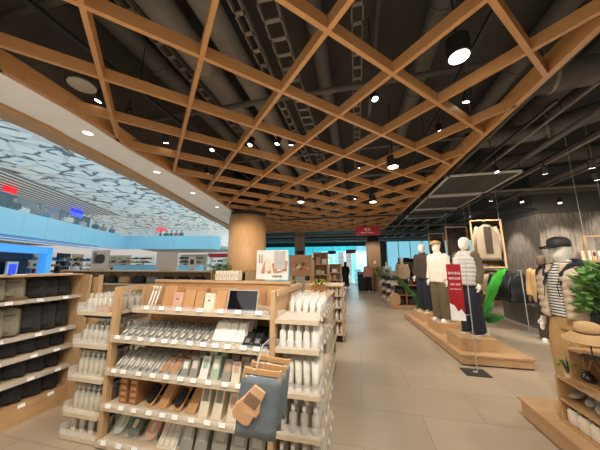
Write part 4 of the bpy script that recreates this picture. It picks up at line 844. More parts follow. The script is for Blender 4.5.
for z, items, nm in rows:
    for i, (y, m, s) in enumerate(items):
        k = len(items)-i
        place('bag', mk_bag, (-3.48, y+.06+random.uniform(-.012, .012), (z if z != .9 else .84)), rot=(0, R(-14 if z > .7 else -4), R(-38+random.uniform(-9, 9))), s=(s*.75, s*1.0, s*1.1) if z > 1 or z < .7 else (.8, 1.05, 1.35),
              label='%s soft bag, %s from the end panel, %s of the bag shelf' % ('grey olive' if m == 'bagolive' else 'black', ordn[-k], nm), colors={'bag_body': m, 'front_pocket': m})
obj('brown_folder', box(B(), -3.42, -3.32, 1.7, 1.85, 1.192, 1.225), 'bagbrown', cat='pouch', label='flat brown pouch lying between olive and black bags in the top row', bev=.01)

# ================================================================== BEHIND THE GONDOLA
def low_unit(x0, x1, y, d, h, label, name='low_shelf_unit', lv=(.35, .75), m='oak'):
    t = thing(name, 'shelving unit', label, (x0, y, 0)); w = x1-x0
    obj('top_board', box(B(), 0, w, 0, d, h-.03, h), m, t, bev=.003); obj('side_panel', box(B(), 0, .03, 0, d, 0, h-.03), m, t); obj('side_panel', box(B(), w-.03, w, 0, d, 0, h-.03), m, t); obj('back_panel', box(B(), .03, w-.03, d-.02, d, 0, h-.03), m, t)
    for z in lv: obj('shelf', box(B(), .03, w-.03, 0, d-.02, z-.03, z), 'shelf', t)
    return t
low_unit(-7.3, -3.0, 4.6, .5, 1.42, 'long oak unit carrying black handbags behind the end racks', lv=(.3, .6, 1.12))
low_unit(-2.9, -2.35, 4.9, .5, 1.42, 'oak unit with folded black goods beside the leafy plant', lv=(.3, .6, 1.12))
def mk_hb():
    t = thing('handbag', 'bag', ''); bm = B(); loft(bm, [ring(0, 0, z, rx, ry, 16, 3) for z, rx, ry in [(0, .11, .05), (.04, .13, .06), (.13, .12, .05), (.17, .09, .025)]]); obj('bag_body', bm, 'bagblack', t, smooth=True)
    bm = B(); tube(bm, [(-.06, 0, .16), (-.05, 0, .24), (.05, 0, .24), (.06, 0, .16)], .006, 6); obj('strap', bm, 'black', t); return t
for i in range(9):
    x = -6.6+i*.4; place('handbag', mk_hb, (x, 4.74, 1.122), rz=random.uniform(-.3, .3), s=(1.2, 1.3, 1.0), label='%s handbag, %s from the leafy plant on the long low unit' % (['black', 'grey', 'black', 'tan', 'black', 'grey', 'black', 'black', 'black'][i], ['ninth', 'eighth', 'seventh', 'sixth', 'fifth', 'fourth', 'third', 'second', 'first'][i]), colors={'bag_body': ['bagblack', 'grey', 'bagblack', 'tan', 'bagblack', 'grey', 'bagblack', 'bagblack', 'bagblack'][i]})
for i in range(2):
    for k in range(4): place('hb_fold', lambda: (lambda t: (obj('folded_body', box(B(), -.09, .09, -.12, .12, 0, .05), 'bagblack', t, bev=.015), obj('white_band', box(B(), -.02, .02, -.122, .122, 0, .052), 'ltgrey', t), t)[-1])(thing('folded_pouch', 'pouch', '')), (-2.75+.22*i, 5.05, 1.122+.052*k), label='black folded pouch with pale band on the low unit beside the plant', group='black folded pouches on the low unit')
# posters on stands
def poster(x0, x1, y0, y1, yy, label, m, texts=(), arms=False, base=1.42, inner=True):
    a = at(x0, y1, y=yy); c = at(x1, y0, y=yy); a.z = max(a.z, base+.01); w, h = c.x-a.x, c.z-a.z
    t = thing('standing_poster', 'poster', label, (a.x, yy, a.z)); obj('poster_board', box(B(), 0, w, 0, .012, 0, h), m, t)
    obj('stand', box(B(), w*.3, w*.7, -.03, .05, base-a.z, 0 if a.z > base else .01), 'steel', t)
    return t, w, h
M['posterpink'] = mat('posterpink', (232, 216, 206), .5, noise=.02, emit=.08); M['postergrey'] = mat('postergrey', (196, 182, 172), .4, noise=.05, scale=2, emit=.06); M['skinpic'] = mat('skinpic', (192, 134, 108), .6, noise=.08)
t, w, h = poster(256, 288, 250, 287, 2.5, 'pale pink poster of hands holding toiletries, standing on the gondola', 'posterpink', base=1.385)
bm = B(); 
for x0, z0, x1, z1, r0, r1 in [(.2, .2, .3, .62, .05, .035), (.42, .2, .4, .6, .05, .03), (.55, .55, .62, .25, .05, .07), (.62, .25, .98, .35, .07, .06), (.9, .3, .97, .62, .05, .03)]:
    tube(bm, [(x0*w, -.004, z0*h), (x1*w, -.004, z1*h)], [r0*w*1.2, r1*w], 8, .05)
obj('printed_hands', bm, 'skinpic', t)
bm = B(); box(bm, w*.58, w*.93, -.008, -.004, h*.36, h*.97); obj('printed_cup', bm, 'ltgrey', t, bev=.003); obj('printed_bottle', box(B(), w*.28, w*.44, -.008, -.004, h*.28, h*.72), 'cream', t, bev=.003)
obj('caption_band', box(B(), 0, w, -.01, -.006, 0, h*.17), 'white', t)
text('\u5168\u8eab\u62a4\u7406', .03, 'dark', t, (w*.66, -.012, h*.1), (R(90), 0, 0), 'caption'); 
for k in range(2): text('\n'.join('\u65e5\u5e38\u8eab\u4f53\u62a4\u7406'), .016, 'dark', t, (w*(.1+.08*k), -.006, h*.7), (R(90), 0, 0), 'caption')
t, w, h = poster(291, 310, 257, 276, 3.6, 'small framed picture of round trays on a wooden shelf', 'tan', base=1.12)
for k in range(7): obj('printed_dish', lathe(B(), [(.02+.01*(k % 3), 0), (.02+.01*(k % 3), .003)], n=16), ['ltgrey', 'skinpic', 'cream', 'signred', 'grey', 'tan', 'cream'][k], t, loc=(w*(.15+.12*k), -.003, h*(.35+.35*((k*37) % 10)/10))).rotation_euler = (R(90), 0, 0)
bm = B(); box(bm, -.02, w+.02, -.01, .02, h, h+.03); box(bm, -.03, 0, -.01, .02, -.1, h+.03); box(bm, w, w+.03, -.01, .02, -.1, h+.03); obj('picture_frame', bm, 'oak', t)
t, w, h = poster(154, 178, 252, 283, 4.8, 'translucent grey poster standing over the handbag unit', 'postergrey')
t, w, h = poster(89, 110, 250, 274, 4.85, 'pale poster with a dark bag picture above the handbags', 'postergrey'); bm = B(); loft(bm, [[(w*.5+a[0], yy, h*.55+a[1]) for a in ring(0, 0, 0, w*.28, h*.24, 18, 3)] for yy in (-.006, -.001)]); obj('printed_bag', bm, 'dark', t); obj('caption_band', box(B(), w*.1, w*.3, -.004, 0, h*.3, h*.9), 'grey', t)
t, w, h = poster(188, 196, 257, 269, 6.5, 'tiny distant poster with a dark bag picture', 'postergrey', base=0); obj('printed_bag', box(B(), w*.25, w*.75, -.004, 0, h*.4, h*.8), 'dark', t)
# leafy plant near column
def bushy(label, x, y, z, r, h, m, name='leafy_plant', pot=None, n=260, lf=.05, seed=1):
    rnd = random.Random(seed); t = thing(name, 'plant', label, (x, y, z)); bm = B(); sb = B()
    for k in range(9):
        a = rnd.uniform(0, 6.28); tip = Vector((math.cos(a)*r*.8, math.sin(a)*r*.8, h*rnd.uniform(.7, 1))); tube(sb, [(0, 0, 0), tip*.5+Vector((0, 0, h*.12)), tip], .004, 5)
    for k in range(n):
        a = rnd.uniform(0, 6.28); rr = r*math.sqrt(rnd.random()); zz = h*(.25+.75*rnd.random())*(1-.3*(rr/r)**2); c = Vector((math.cos(a)*rr, math.sin(a)*rr, zz))
        d = Vector((math.cos(a), math.sin(a), rnd.uniform(-.3, .9))).normalized(); s = d.cross(Vector((rnd.uniform(-1, 1), rnd.uniform(-1, 1), 1))).normalized()*lf*.3; L2 = d*lf*rnd.uniform(.8, 1.4)
        v = [bm.verts.new(q) for q in (c, c+L2*.5+s, c+L2, c+L2*.5-s)]; bm.faces.new(v)
    obj('foliage', bm, m, t); obj('stems', sb, 'dkgreen', t)
    if pot: obj('pot', lathe(B(), [(pot*.8, -pot*1.3), (pot, 0), (pot*.9, 0), (pot*.85, -.02)], n=20), 'cream', t, smooth=False)
    return t
q = at(222, 284, y=4.5); bushy('bushy green potted plant in front of the big column', q.x, 4.5, 1.27, .17, .34, 'green', n=420, pot=.09)
obj('plant_stand', box(B(), q.x-.2, q.x+.2, 4.3, 4.7, 0, 1.15), 'oak', cat='plant stand', label='oak block stand carrying the bushy green plant', bev=.004)
for k in range(6):
    x = -1.5+.046*k; place('wbook', lambda: (lambda t: (obj('carton', box(B(), -.021, .021, 0, .1, 0, .1), 'cream', t, bev=.002), obj('spine_label', box(B(), -.012, .012, -.001, 0, .03, .07), 'ltgrey', t), t)[-1])(thing('upright_carton', 'box', '')), (x, 2.4, 1.386), label='small cream carton in the row on top of the gondola beside the poster', group='cream cartons on top of the gondola')
# ---- further aisle gondolas
def gond2(x0, x1, y0, y1, h, lv, label, fill):
    t = thing('aisle_shelf_unit', 'shelving unit', label, (x1, y0, 0)); w = x1-x0; d = y1-y0
    obj('top_board', box(B(), -w, 0, 0, d, h-.03, h), 'oak', t); [obj('post', box(B(), xx-.015, xx+.015, 0, .03, 0, h-.03), 'oak', t) for xx in (-.015, -.44)]; obj('side_panel', box(B(), -w, -.44, 0, .03, 0, h-.03), 'oak', t); obj('side_panel', box(B(), -w, 0, d-.03, d, 0, h-.03), 'oak', t); obj('back_panel', box(B(), -.45, -.42, .03, d-.03, 0, h-.03), 'dark', t); obj('plinth', box(B(), -.42, -.03, .03, d-.03, 0, .08), 'black', t)
    for z in lv: obj('shelf', box(B(), -.42, .02, .03, d-.03, z-.03, z), 'shelf', t)
    for z in lv:
        y = .1
        while y < d-.1:
            r = random.uniform(.035, .045)
            for xx in ((.05,) if y > .2 else (.05, .14, .23, .32)): place(*fill, (x1-xx, y0+y, z), label=FL[fill[0]], group=FL[fill[0]].replace('bottle', 'bottles', 1).replace('carton', 'cartons', 1))
            y += r*2.1
FL = {'g2b': 'white bottle on the dark backed aisle shelf behind the end rack', 'g3b': 'white bottle on the farther aisle shelf with the black plinth'}
gond2(-1.9, -.38, 2.95, 4.2, 1.12, (.15, .42, .68, .92), 'dark backed aisle shelf just behind the aisle end rack', ('g2b', mk_bottle('white_bottle', .03, .14, 'whitepouch', 'dark', None, False)))
gond2(-1.7, -.3, 5.2, 6.1, 1.12, (.15, .42, .68, .92), 'farther aisle shelf of white bottles with black plinth', ('g3b', mk_bottle('white_bottle', .035, .15, 'white', 'cream', None, False)))
# plant crates on the dark backed unit
for i, (x, y, m, w) in enumerate([(-.62, 4.0, 'yellowgreen', .24), (-.95, 3.95, 'green', .2), (-.45, 4.1, 'cream', .08)][:2]):
    t = thing('wooden_crate', 'crate', ['small wooden crate holding yellow green flowers', 'small wooden crate holding a dark green plant'][i], (x, y, 1.12)); bm = B(); box(bm, -w/2, w/2, -.07, -.06, 0, .1); box(bm, -w/2, w/2, .06, .07, 0, .1); box(bm, -w/2, -w/2+.01, -.06, .06, 0, .1); box(bm, w/2-.01, w/2, -.06, .06, 0, .1); box(bm, -w/2, w/2, -.06, .06, 0, .01); obj('crate_body', bm, 'craft', t)
    bushy(['yellow green flowers growing from a small wooden crate', 'dark green plant growing from a small wooden crate'][i], x, y, 1.13, .1, .2, m, n=120, lf=.035, seed=5+i)
for k in range(5): place('wv', mk_bottle('diffuser_bottle', .02, .09, 'cream', 'tan', None, False), (-1.6+.12*k, 4.0, 1.12), label='small cream bottle on top of the dark backed aisle shelf', group='small cream bottles on the aisle shelf top')
# wooden display hutch beyond (x 290-340)
def hutch(px0, px1, yy, z1, label, m='oak', n=5):
    a = at(px0, 262, y=yy); c = at(px1, 262, y=yy); w = c.x-a.x
    t = thing('open_shelf_hutch', 'shelving unit', label, (a.x, yy, 0)); bm = B(); box(bm, 0, .04, 0, .4, 0, z1); box(bm, w-.04, w, 0, .4, 0, z1); box(bm, 0, w, 0, .4, z1-.04, z1); obj('frame', bm, m, t)
    obj('back_panel', box(B(), .04, w-.04, .38, .4, 0, z1-.04), 'tan', t)
    for k in range(n):
        z = .3+(z1-.35)*k/n; obj('shelf', box(B(), .04, w-.04, 0, .38, z-.03, z), 'shelf', t); x = .08
        while x < w-.2:
            d = random.uniform(.08, .22); obj('stock', box(B(), x, x+d, .05, .3, z, z+random.uniform(.1, .24)), random.choice(['white', 'dark', 'tan', 'craft', 'cream', 'grey', 'pinkbox', 'dkbrown']), t, bev=.005); x += d+random.uniform(.01, .06)
    return t
hutch(291, 312, 6.4, 1.74, 'open oak hutch of homeware behind the framed picture'); hutch(313, 328, 7.6, 1.95, 'tall oak hutch beyond the plant crates'); hutch(327, 341, 10.5, 1.6, 'low hutch of white goods at the far aisle edge', n=4)
hutch(234, 256, 9.5, 1.55, 'oak hutch behind the base of the big column', n=4)
# white shop fixtures at the aisle end, made emissive to lift them from shade
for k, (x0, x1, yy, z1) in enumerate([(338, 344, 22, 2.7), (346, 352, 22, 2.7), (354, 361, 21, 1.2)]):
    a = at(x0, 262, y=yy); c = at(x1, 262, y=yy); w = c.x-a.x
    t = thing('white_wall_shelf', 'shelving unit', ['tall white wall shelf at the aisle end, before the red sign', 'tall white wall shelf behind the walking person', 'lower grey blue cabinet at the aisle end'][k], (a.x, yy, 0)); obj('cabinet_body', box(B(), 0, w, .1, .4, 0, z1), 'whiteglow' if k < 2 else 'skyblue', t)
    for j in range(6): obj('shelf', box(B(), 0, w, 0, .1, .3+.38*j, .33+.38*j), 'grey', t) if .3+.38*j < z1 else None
# ---- red hanging signs
def hang_sign(px0, px1, py0, py1, yy, label, l1, l2, m='signred'):
    a = at(px0, py1, y=yy); c = at(px1, py0, y=yy); w, h = c.x-a.x, c.z-a.z; zc = a.z
    t = thing('hanging_sign', 'sign', label, (a.x+w/2, yy, zc)); obj('sign_panel', box(B(), -w/2, w/2, 0, .06, 0, h), m, t, bev=.006)
    if l1: text(l1, h*.36, 'tag', t, (0, -.004, h*.62), (R(90), 0, 0))
    if l2: text(l2, h*.2, 'tag', t, (0, -.004, h*.3), (R(90), 0, 0))
    bm = B()
    for s in (-.4, .4): tube(bm, [(w*s, .03, h), (w*s, .03, 4.5-zc)], .006, 5)
    obj('hanging_wire', bm, 'track', t); return t
hang_sign(355.5, 380, 226, 235.5, 9, 'dark red hanging sign with white lettering beneath the lattice', '\u7537\u5973', "Men's & Women's")
hang_sign(346, 356, 249.5, 253.5, 17, 'smaller bright red hanging sign over the far aisle end', 'SALE' if 0 else '\u2014\u2014', None)
for px, lb in ((300, 'small black hanging screen before the cyan windows by the brown column'), (331, 'small black hanging screen above the far aisle')):
    a = at(px-2.5 if px > 310 else 299-1, 254.5, y=15.5); t = thing('hanging_screen', 'screen', lb, (a.x, 15.2, a.z)); obj('screen_panel', box(B(), 0, .5, 0, .06, 0, .22), 'black', t, bev=.01); bm = B(); tube(bm, [(.25, .03, .22), (.25, .03, 4.5-a.z)], .01, 5); obj('hanging_rod', bm, 'track', t)
LW, LS, LK, LP, LA = .6, 122, 2.2, 26, 1150
# ================================================================== MENSWEAR PLATFORM
t = thing('display_platform', 'platform', 'long low timber display platform carrying the three mannequins', (1.54, 4.5, 0))
pts = [(-.0, 0), (1.0, .02), (.96, 1.2), (.74, 3.5), (-.24, 3.5)]
obj('platform_top', prism(B(), pts, .13, .165), 'platform', t, bev=.004); ins = [(x+(.02 if x < .5 else -.02), y+(.02 if y < 2 else -.02)) for x, y in pts]
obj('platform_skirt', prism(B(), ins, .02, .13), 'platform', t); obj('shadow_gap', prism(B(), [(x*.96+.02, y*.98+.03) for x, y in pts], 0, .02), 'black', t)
for i, (x, y, w, d, h, rz, lb) in enumerate([(1.62, 4.68, .42, .36, .198, 3, 'timber plinth block under the navy trousered mannequin by the sale sign'), (1.6, 5.68, .42, .42, .198, 6, 'timber plinth block under the cream jacketed mannequin'), (1.55, 6.75, .4, .42, .193, 8, 'timber plinth block under the dark brown jacketed mannequin')]):
    obj('plinth_block', box(B(), 0, w+.12, 0, d+.2, 0, h), 'platform', loc=(x, y, .165), rz=R(rz), cat='plinth', label=lb, bev=.004)
mn1.location = (1.95, 5.0, .365); mn2.location = (1.77, 5.98, .365); mn3.location = (1.72, 7.05, .36); mn1.scale = (.965,)*3; mn2.scale = (.97,)*3
# sale sign on pole
t = thing('sale_sign_stand', 'sign', 'tall red banner sign on a thin steel pole before the platform', (1.62, 4.26, 0))
p = at(455, 258, y=4.28); p2 = at(477, 318, y=4.28)
bm = B(); tube(bm, [(0.03, 0, .01), (0.03, 0, 1.6)], .008, 8); obj('pole', bm, 'steel', t)
obj('base_plate', box(B(), -.16, .16, -.13, .13, 0, .012), 'dark', t, bev=.003); obj('pole_foot', lathe(B(), [(.03, .012), (.03, .02), (.01, .03)], n=14), 'steel', t)
w = .2; z0, z1 = .72, 1.56
bn = obj('banner', box(B(), -w, 0, -.02, -.012, z0, z1), 'signred', t); bn.location = (-.05, 0, 0)
bm = B(); box(bm, -.06, .03, -.012, -.004, 1.5, 1.51); box(bm, -.06, .03, -.012, -.004, .8, .81); obj('bracket', bm, 'steel', t)
obj('white_base', prism(B(), [(-w, 0), (0, 0), (0, .09), (-.05, .17), (-.09, .13), (-.14, .22), (-w, .25)], 0, .002), 'tag', bn)
o = bn.children[0]; o.rotation_euler = (R(90), 0, 0); o.location = (0, -.021, z0)
text('\u79cb\u51ac\u65b0\u54c1', .044, 'tag', bn, (-w/2, -.0225, 1.42), (R(90), 0, 0)); text('\u9650\u65f6\u4f18\u60e0', .042, 'tag', bn, (-w/2, -.0225, 1.34), (R(90), 0, 0)); text('199 299', .045, 'tag', bn, (-w/2, -.0225, 1.25), (R(90), 0, 0)); text('NEW ARRIVALS', .022, 'tag', bn, (-w/2, -.0225, 1.18), (R(90), 0, 0))
# wait for far display: hats, shoes
t = thing('display_platform', 'platform', 'low timber platform far along the aisle under stacked hats and wooden boxes', (1.1, 9.3, 0)); obj('platform_top', box(B(), 0, 1.4, 0, 3.0, .08, .12), 'platform', t, bev=.004); obj('platform_skirt', box(B(), .03, 1.37, .03, 2.97, 0, .08), 'platform', t)
def mk_hatstack():
    t = thing('hat_stack', 'hat display', '')
    for k in range(6):
        bm = B(); lathe(bm, [(.13, .17*k), (.135, .17*k+.01), (.09, .17*k+.02), (.085, .17*k+.09), (.05, .17*k+.12), (.01, .17*k+.125)], n=18); obj('hat', bm, 'offwhite' if k % 2 == 0 else 'dark', t, smooth=False)
    bm = B(); tube(bm, [(0, 0, 0), (0, 0, 1.1)], .015, 8); obj('pole', bm, 'steel', t); return t
for i, (px, y) in enumerate([(384, 11.6), (389, 10.8), (394, 10.0)]):
    q = at(px, 290, y=y); place('hatst', mk_hatstack, (q.x, y, .12), label=['stack of pale and dark hats on a pole, farthest along the platform', 'middle stack of pale and dark hats on a pole', 'stack of pale and dark hats beside the wooden arch boxes'][i])
def mk_cube(w=.4, h=.35, d=.3):
    def f():
        t = thing('open_wooden_box', 'display box', ''); bm = B(); box(bm, 0, w, 0, d, 0, .02); box(bm, 0, w, 0, d, h-.02, h); box(bm, 0, .02, 0, d, .02, h-.02); box(bm, w-.02, w, 0, d, .02, h-.02); obj('box_frame', bm, 'redwood', t)
        obj('box_back', box(B(), .02, w-.02, d-.015, d, .02, h-.02), 'dkbrown', t); obj('stock', box(B(), .06, w-.08, .05, d-.05, .02, h*.6), 'dark', t, bev=.02); return t
    return f
for i, (x, z) in enumerate([(1.3, .12), (1.71, .12), (1.3, .47), (1.71, .47)]): place('wcube', mk_cube(), (x, 9.5, z), label='open reddish wooden box with dark goods, '+['lower one by the aisle', 'lower one by the rails', 'upper one by the aisle', 'upper one by the rails'][i])
t = thing('arched_bag', 'bag', 'rounded brown straw bag leaning on the wooden boxes', (1.28, 9.35, .12)); bm = B(); loft(bm, [[(a[0], yy, a[1]+.22) for a in ring(0, 0, 0, .19, .22, 20, 2.4)] for yy in (-.05, .05)]); obj('bag_body', bm, 'tan', t, bev=.02); bm = B(); tube(bm, [(-.1, 0, .42), (-.08, 0, .58), (.08, 0, .58), (.1, 0, .42)], .012, 8); obj('bag_handle', bm, 'dkbrown', t)
# ---- big banana leaves
def banana(label, x, y, leaves, z=0, trunk=.5):
    t = thing('banana_plant', 'plant', label, (x, y, z)); obj('planter', lathe(B(), [(.09, 0), (.115, .22), (.1, .22), (.095, .2)], n=24), 'offwhite', t); bm = B(); tube(bm, [(0, 0, .18), (.0, 0, trunk)], [.035, .025], 10); obj('stalk', bm, 'leafdk', t)
    for (dx, dy, dz, ln, wd, m) in leaves:
        d = Vector((dx, dy, 0)); s = (Vector((-dy, dx, 0)).normalized()+Vector((-.25, -.1, .75 if m == 'leaf' else .35))).normalized(); bm = B(); base = Vector((0, 0, trunk-.05)); rs = []
        n = 14; L1 = []
        for k in range(n+1):
            f = k/n; c = base+d*f*ln+Vector((0, 0, (dz*f-.35*dz*f*f*f)*ln)); ww = wd*math.sin(PI*min(1, max(0, (f-.12)/.88))**.75) if f > .12 else .008
            v = [bm.verts.new(c+s*ww*u+Vector((0, 0, -.25*abs(u)*ww+(.012*math.sin(k*2.5)*abs(u))))) for u in (-1, -.5, 0, .5, 1)]; L1.append(v)
        for a, b2 in zip(L1, L1[1:]):
            for i in range(4): bm.faces.new((a[i], a[i+1], b2[i+1], b2[i]))
        lf = obj('leaf_blade', bm, m, t, smooth=True)
        bm = B(); tube(bm, [base+d*f*ln+Vector((0, 0, (dz*f-.35*dz*f*f*f)*ln+.004)) for f in (0, .3, .6, .95)], [.01, .008, .006, .002], 6); obj('midrib', bm, 'green', lf)
banana('broad leaved plant with one glowing bright green leaf behind the sale sign', 2.28, 5.45, [(.48, -.15, 1.5, .98, .15, 'leaf'), (.6, -.5, .35, .5, .12, 'leafdk'), (-.4, -.3, 1.2, .6, .1, 'leafdk'), (.2, -.6, .5, .5, .09, 'leafdk'), (.6, .3, 1.0, .5, .09, 'leafdk')], z=.165, trunk=.4)
banana('broad leaved plant with drooping dark green leaves between two platforms', 1.75, 8.2, [(-.9, -.45, 1.45, .85, .17, 'leafdk'), (.2, -.7, 1.2, .6, .16, 'leafdk'), (-.2, .5, .9, .5, .1, 'leafdk'), (-.3, -.55, .5, .5, .1, 'leafdk')], trunk=.5)
banana('small broad leaved plant peeping out between the cream and brown jackets', 2.22, 6.5, [(-.8, -.5, 1.0, .7, .17, 'leafdk'), (.5, -.6, 1.2, .7, .17, 'leafdk'), (-.6, .1, .7, .5, .1, 'leafdk')], z=.165, trunk=.4)
# ================================================================== BOX DISPLAY (right front)
t = thing('display_platform', 'platform', 'timber display platform under the stacked open boxes', (1.6, 1.2, 0))
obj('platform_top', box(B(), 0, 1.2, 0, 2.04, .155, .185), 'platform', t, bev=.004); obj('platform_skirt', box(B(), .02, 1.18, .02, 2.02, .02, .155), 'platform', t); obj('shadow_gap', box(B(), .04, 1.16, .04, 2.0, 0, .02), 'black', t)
def openbox(name, label, x, y, z, w, L_, h, shelf=None, rz=0, back=True):
    """open towards -X; L_ along Y"""
    t = thing(name, 'display box', label, (x, y, z), rz); T = .018
    obj('bottom_board', box(B(), 0, w, -L_, 0, 0, T), 'box', t, bev=.001); obj('top_board', box(B(), 0, w, -L_, 0, h-T, h), 'box', t, bev=.001); obj('end_board', box(B(), 0, w, -T, 0, T, h-T), 'box', t); obj('end_board', box(B(), 0, w, -L_, -L_+T, T, h-T), 'box', t)
    obj('back_board', box(B(), w-.01, w, -L_+T, -T, T, h-T), 'box', t)
    if shelf: obj('middle_shelf', box(B(), 0, w-.01, -L_+T, -T, shelf-T/2, shelf+T/2), 'box', t)
    return t
openbox('open_display_box', 'long open timber box with slippers and cream bags on two levels', 1.72, 2.84, .185, .4, 1.1, .38, .19)
openbox('open_display_box', 'smaller open timber box with black reed diffusers, stacked on top', 1.78, 2.75, .566, .34, .55, .265, rz=R(3))
# reed diffusers
def mk_diff():
    t = thing('reed_diffuser', 'diffuser', ''); obj('flask', lathe(B(), [(.02, 0), (.04, .015), (.045, .035), (.035, .06), (.015, .072), (.014, .09)], n=20), 'blkpackage', t, smooth=True)
    for k in range(5):
        a = k*1.256; bm = B(); tube(bm, [(0, 0, .07), (math.cos(a)*.05, math.sin(a)*.06, .21)], .002, 5); obj('reed', bm, 'khaki', t)
    return t
for i, (x, y) in enumerate([(1.85, 2.67), (1.87, 2.54), (1.9, 2.4)]): place('diff', mk_diff, (x, y, .585), label=['round black reed diffuser nearest the end board of the upper box', 'black reed diffuser in the middle of the upper box', 'black reed diffuser farthest inside the upper box'][i])
# slippers
def mk_slip():
    t = thing('slipper', 'slipper', ''); bm = B(); loft(bm, [[(a[0], yy, a[1]*.5+z) for a in ring(0, 0, 0, rx, .05, 14)] for yy, rx, z in [(0, .03, .03), (.05, .045, .03), (.15, .042, .028), (.23, .05, .03), (.28, .03, .03)]]); bm.free()
    bm = B(); tube(bm, [(0, 0, .02), (0, .06, .02), (0, .16, .02), (0, .24, .02), (0, .28, .02)], [.02, .04, .036, .044, .02], 14, .35); obj('footbed', bm, 'greybox', t, smooth=True)
    bm = B(); tube(bm, [(0, .13, .03), (0, .2, .045), (0, .27, .03)], [.04, .05, .03], 14, .7); obj('upper', bm, 'grey', t, smooth=True); return t
for i in range(4): place('slip', mk_slip, (1.76+.02*(i % 2), 2.74-.13*i, .395+.012), rot=(R(8), 0, R(-60+8*i)), label='soft grey slipper lying on the middle shelf, '+['closest to the end board', 'second from the end board', 'third from the end board', 'fourth from the end board'][i])
def mk_cb():
    t = thing('drawstring_bag', 'bag', ''); bm = B(); loft(bm, [ring(0, 0, z, rx, ry, 14, 3) for z, rx, ry in [(0, .035, .045), (.02, .042, .052), (.1, .04, .05), (.12, .03, .03)]]); obj('bag_body', bm, 'cream', t, smooth=True)
    bm = B(); lathe(bm, [(.022, .118), (.035, .135), (.03, .15)], n=12); obj('gathered_neck', bm, 'dkbrown', t); return t
for i in range(9): place('cbag', mk_cb, (1.77, 2.75-.105*i, .205), label='cream drawstring bag with dark neck at the bottom of the long box', group='cream drawstring bags in the long open box')
# bucket hat on stand
t = thing('hat_stand', 'hat stand', 'thin dark stand holding up the straw coloured bucket hat', (1.77, 2.48, .833)); obj('base_disc', lathe(B(), [(.07, 0), (.07, .006)], n=24), 'dark', t); bm = B(); tube(bm, [(0, 0, .006), (0, 0, .15)], .005, 6); obj('rod', bm, 'dark', t); obj('hat_rest', lathe(B(), [(.05, .14), (.055, .15), (.03, .2)], n=20), 'dark', t)
t = thing('bucket_hat', 'hat', 'straw coloured bucket hat on a thin stand above the diffuser box', (1.77, 2.48, .975), rot=(R(4), R(-4), 0)); t.scale = (.8, .8, .8)
obj('hat_brim', lathe(B(), [(.1, .055), (.19, -.01), (.193, -.008), (.1, .062)], n=36), 'hatfab', t); bm = B(); [lathe(bm, [(rr, zz), (rr+.002, zz+.0035), (rr-.002, zz+.003)], n=36) for rr, zz in ((.12, .0415), (.145, .0235), (.17, .0055))]; obj('brim_stitching', bm, 'khaki', t); obj('hat_crown', lathe(B(), [(.101, .055), (.096, .1), (.085, .14), (.06, .152), (.01, .155)], n=36), 'hatfab', t, smooth=True); obj('crown_shadow_line', lathe(B(), [(.1025, .056), (.1015, .075)], n=36), 'brown', t)  # brown ring at the crown base paints a shadow line
bushy('tiny green sprig in a pot at the end of the long box', 1.79, 2.79, .6, .05, .13, 'green', n=50, lf=.03, pot=.025, seed=9)
bushy('tall leafy green plant at the edge of the box display', 2.33, 2.93, .95, .22, .66, 'green', n=700, lf=.075, seed=11)
obj('tall_planter', lathe(B(), [(.1, 0), (.13, .77), (.12, .77), (.11, .74)], n=28), 'ltgrey', loc=(2.33, 2.95, .185), cat='planter', label='tall grey planter behind the open boxes')
# ================================================================== CLOTHES RAILS, FRAMES
def garment(name, cat, m, ln=.75, w=.5, label='', coat=False):
    def f():
        t = thing(name, cat, ''); bm = B(); rs = []
        for k in range(13):
            f_ = k/12; z = -.07-ln*f_; ww = w*(.12+.38*min(1, f_*4)**.6)*(1+.06*f_); th = .028+.018*f_
            rs.append([(a[0]+.004*math.sin(k+a[1]*90), a[1]+.004*math.sin(k*1.3), z) for a in ring(0, 0, 0, ww, th, 16, 2.4)])
        loft(bm, rs); o = obj('garment_body', bm, m, t, smooth=True)
        for s in (-1, 1):
            bm = B(); tube(bm, [(s*w*.36, 0, -.12), (s*w*.52, 0, -.35), (s*w*.55, -.01, -.12-ln*.75)], [.05, .048, .04], 10, .6); obj('sleeve', bm, m, t, smooth=True)
        bm = B(); tube(bm, [(-w*.38, 0, -.11), (0, 0, -.055), (w*.38, 0, -.11)], .008, 6); tube(bm, [(0, 0, -.055), (0, 0, -.01), (.015, 0, .008), (0, 0, .02)], .003, 6); obj('hanger', bm, 'dark', t); return t
    return f
def rail(label, x, y0, y1, h, items, key, legs=True):
    t = thing('clothes_rail', 'clothes rail', label, (x, y0, 0)); bm = B(); tube(bm, [(0, 0, h), (0, y1-y0, h)], .012, 8); obj('hanging_bar', bm, 'steel', t)
    for yy in (.05, y1-y0-.05):
        bm = B(); tube(bm, [(0, yy, 0.02), (0, yy, h)], .011, 8); obj('upright', bm, 'steel', t); bm = B(); box(bm, -.22, .22, yy-.015, yy+.015, 0, .025); obj('foot', bm, 'steel', t)
    for i, (m, ln, lb, n) in enumerate(items):
        for k in range(n):
            f_ = (sum(q[3] for q in items[:i])+k+.7)/(sum(q[3] for q in items)+.4); place(key+m+str(ln), garment('hanging_'+('coat' if ln > .8 else 'jacket'), 'garment', m, ln), (x, y0+(y1-y0)*f_, h-.012), rz=random.uniform(-.08, .08), label=lb, group=lb+'s')
rail('steel clothes rail of black and beige jackets beside the concrete wall', 3.75, 6.7, 8.5, 1.42, [('black', .66, 'black jacket near the mannequin end of the long rail', 6), ('navy', .7, 'navy coat in the middle of the long rail', 2), ('beige', .62, 'beige jacket past the navy coats on the long rail', 3), ('black', .6, 'short black jacket at the far end of the long rail', 3)], 'r1')
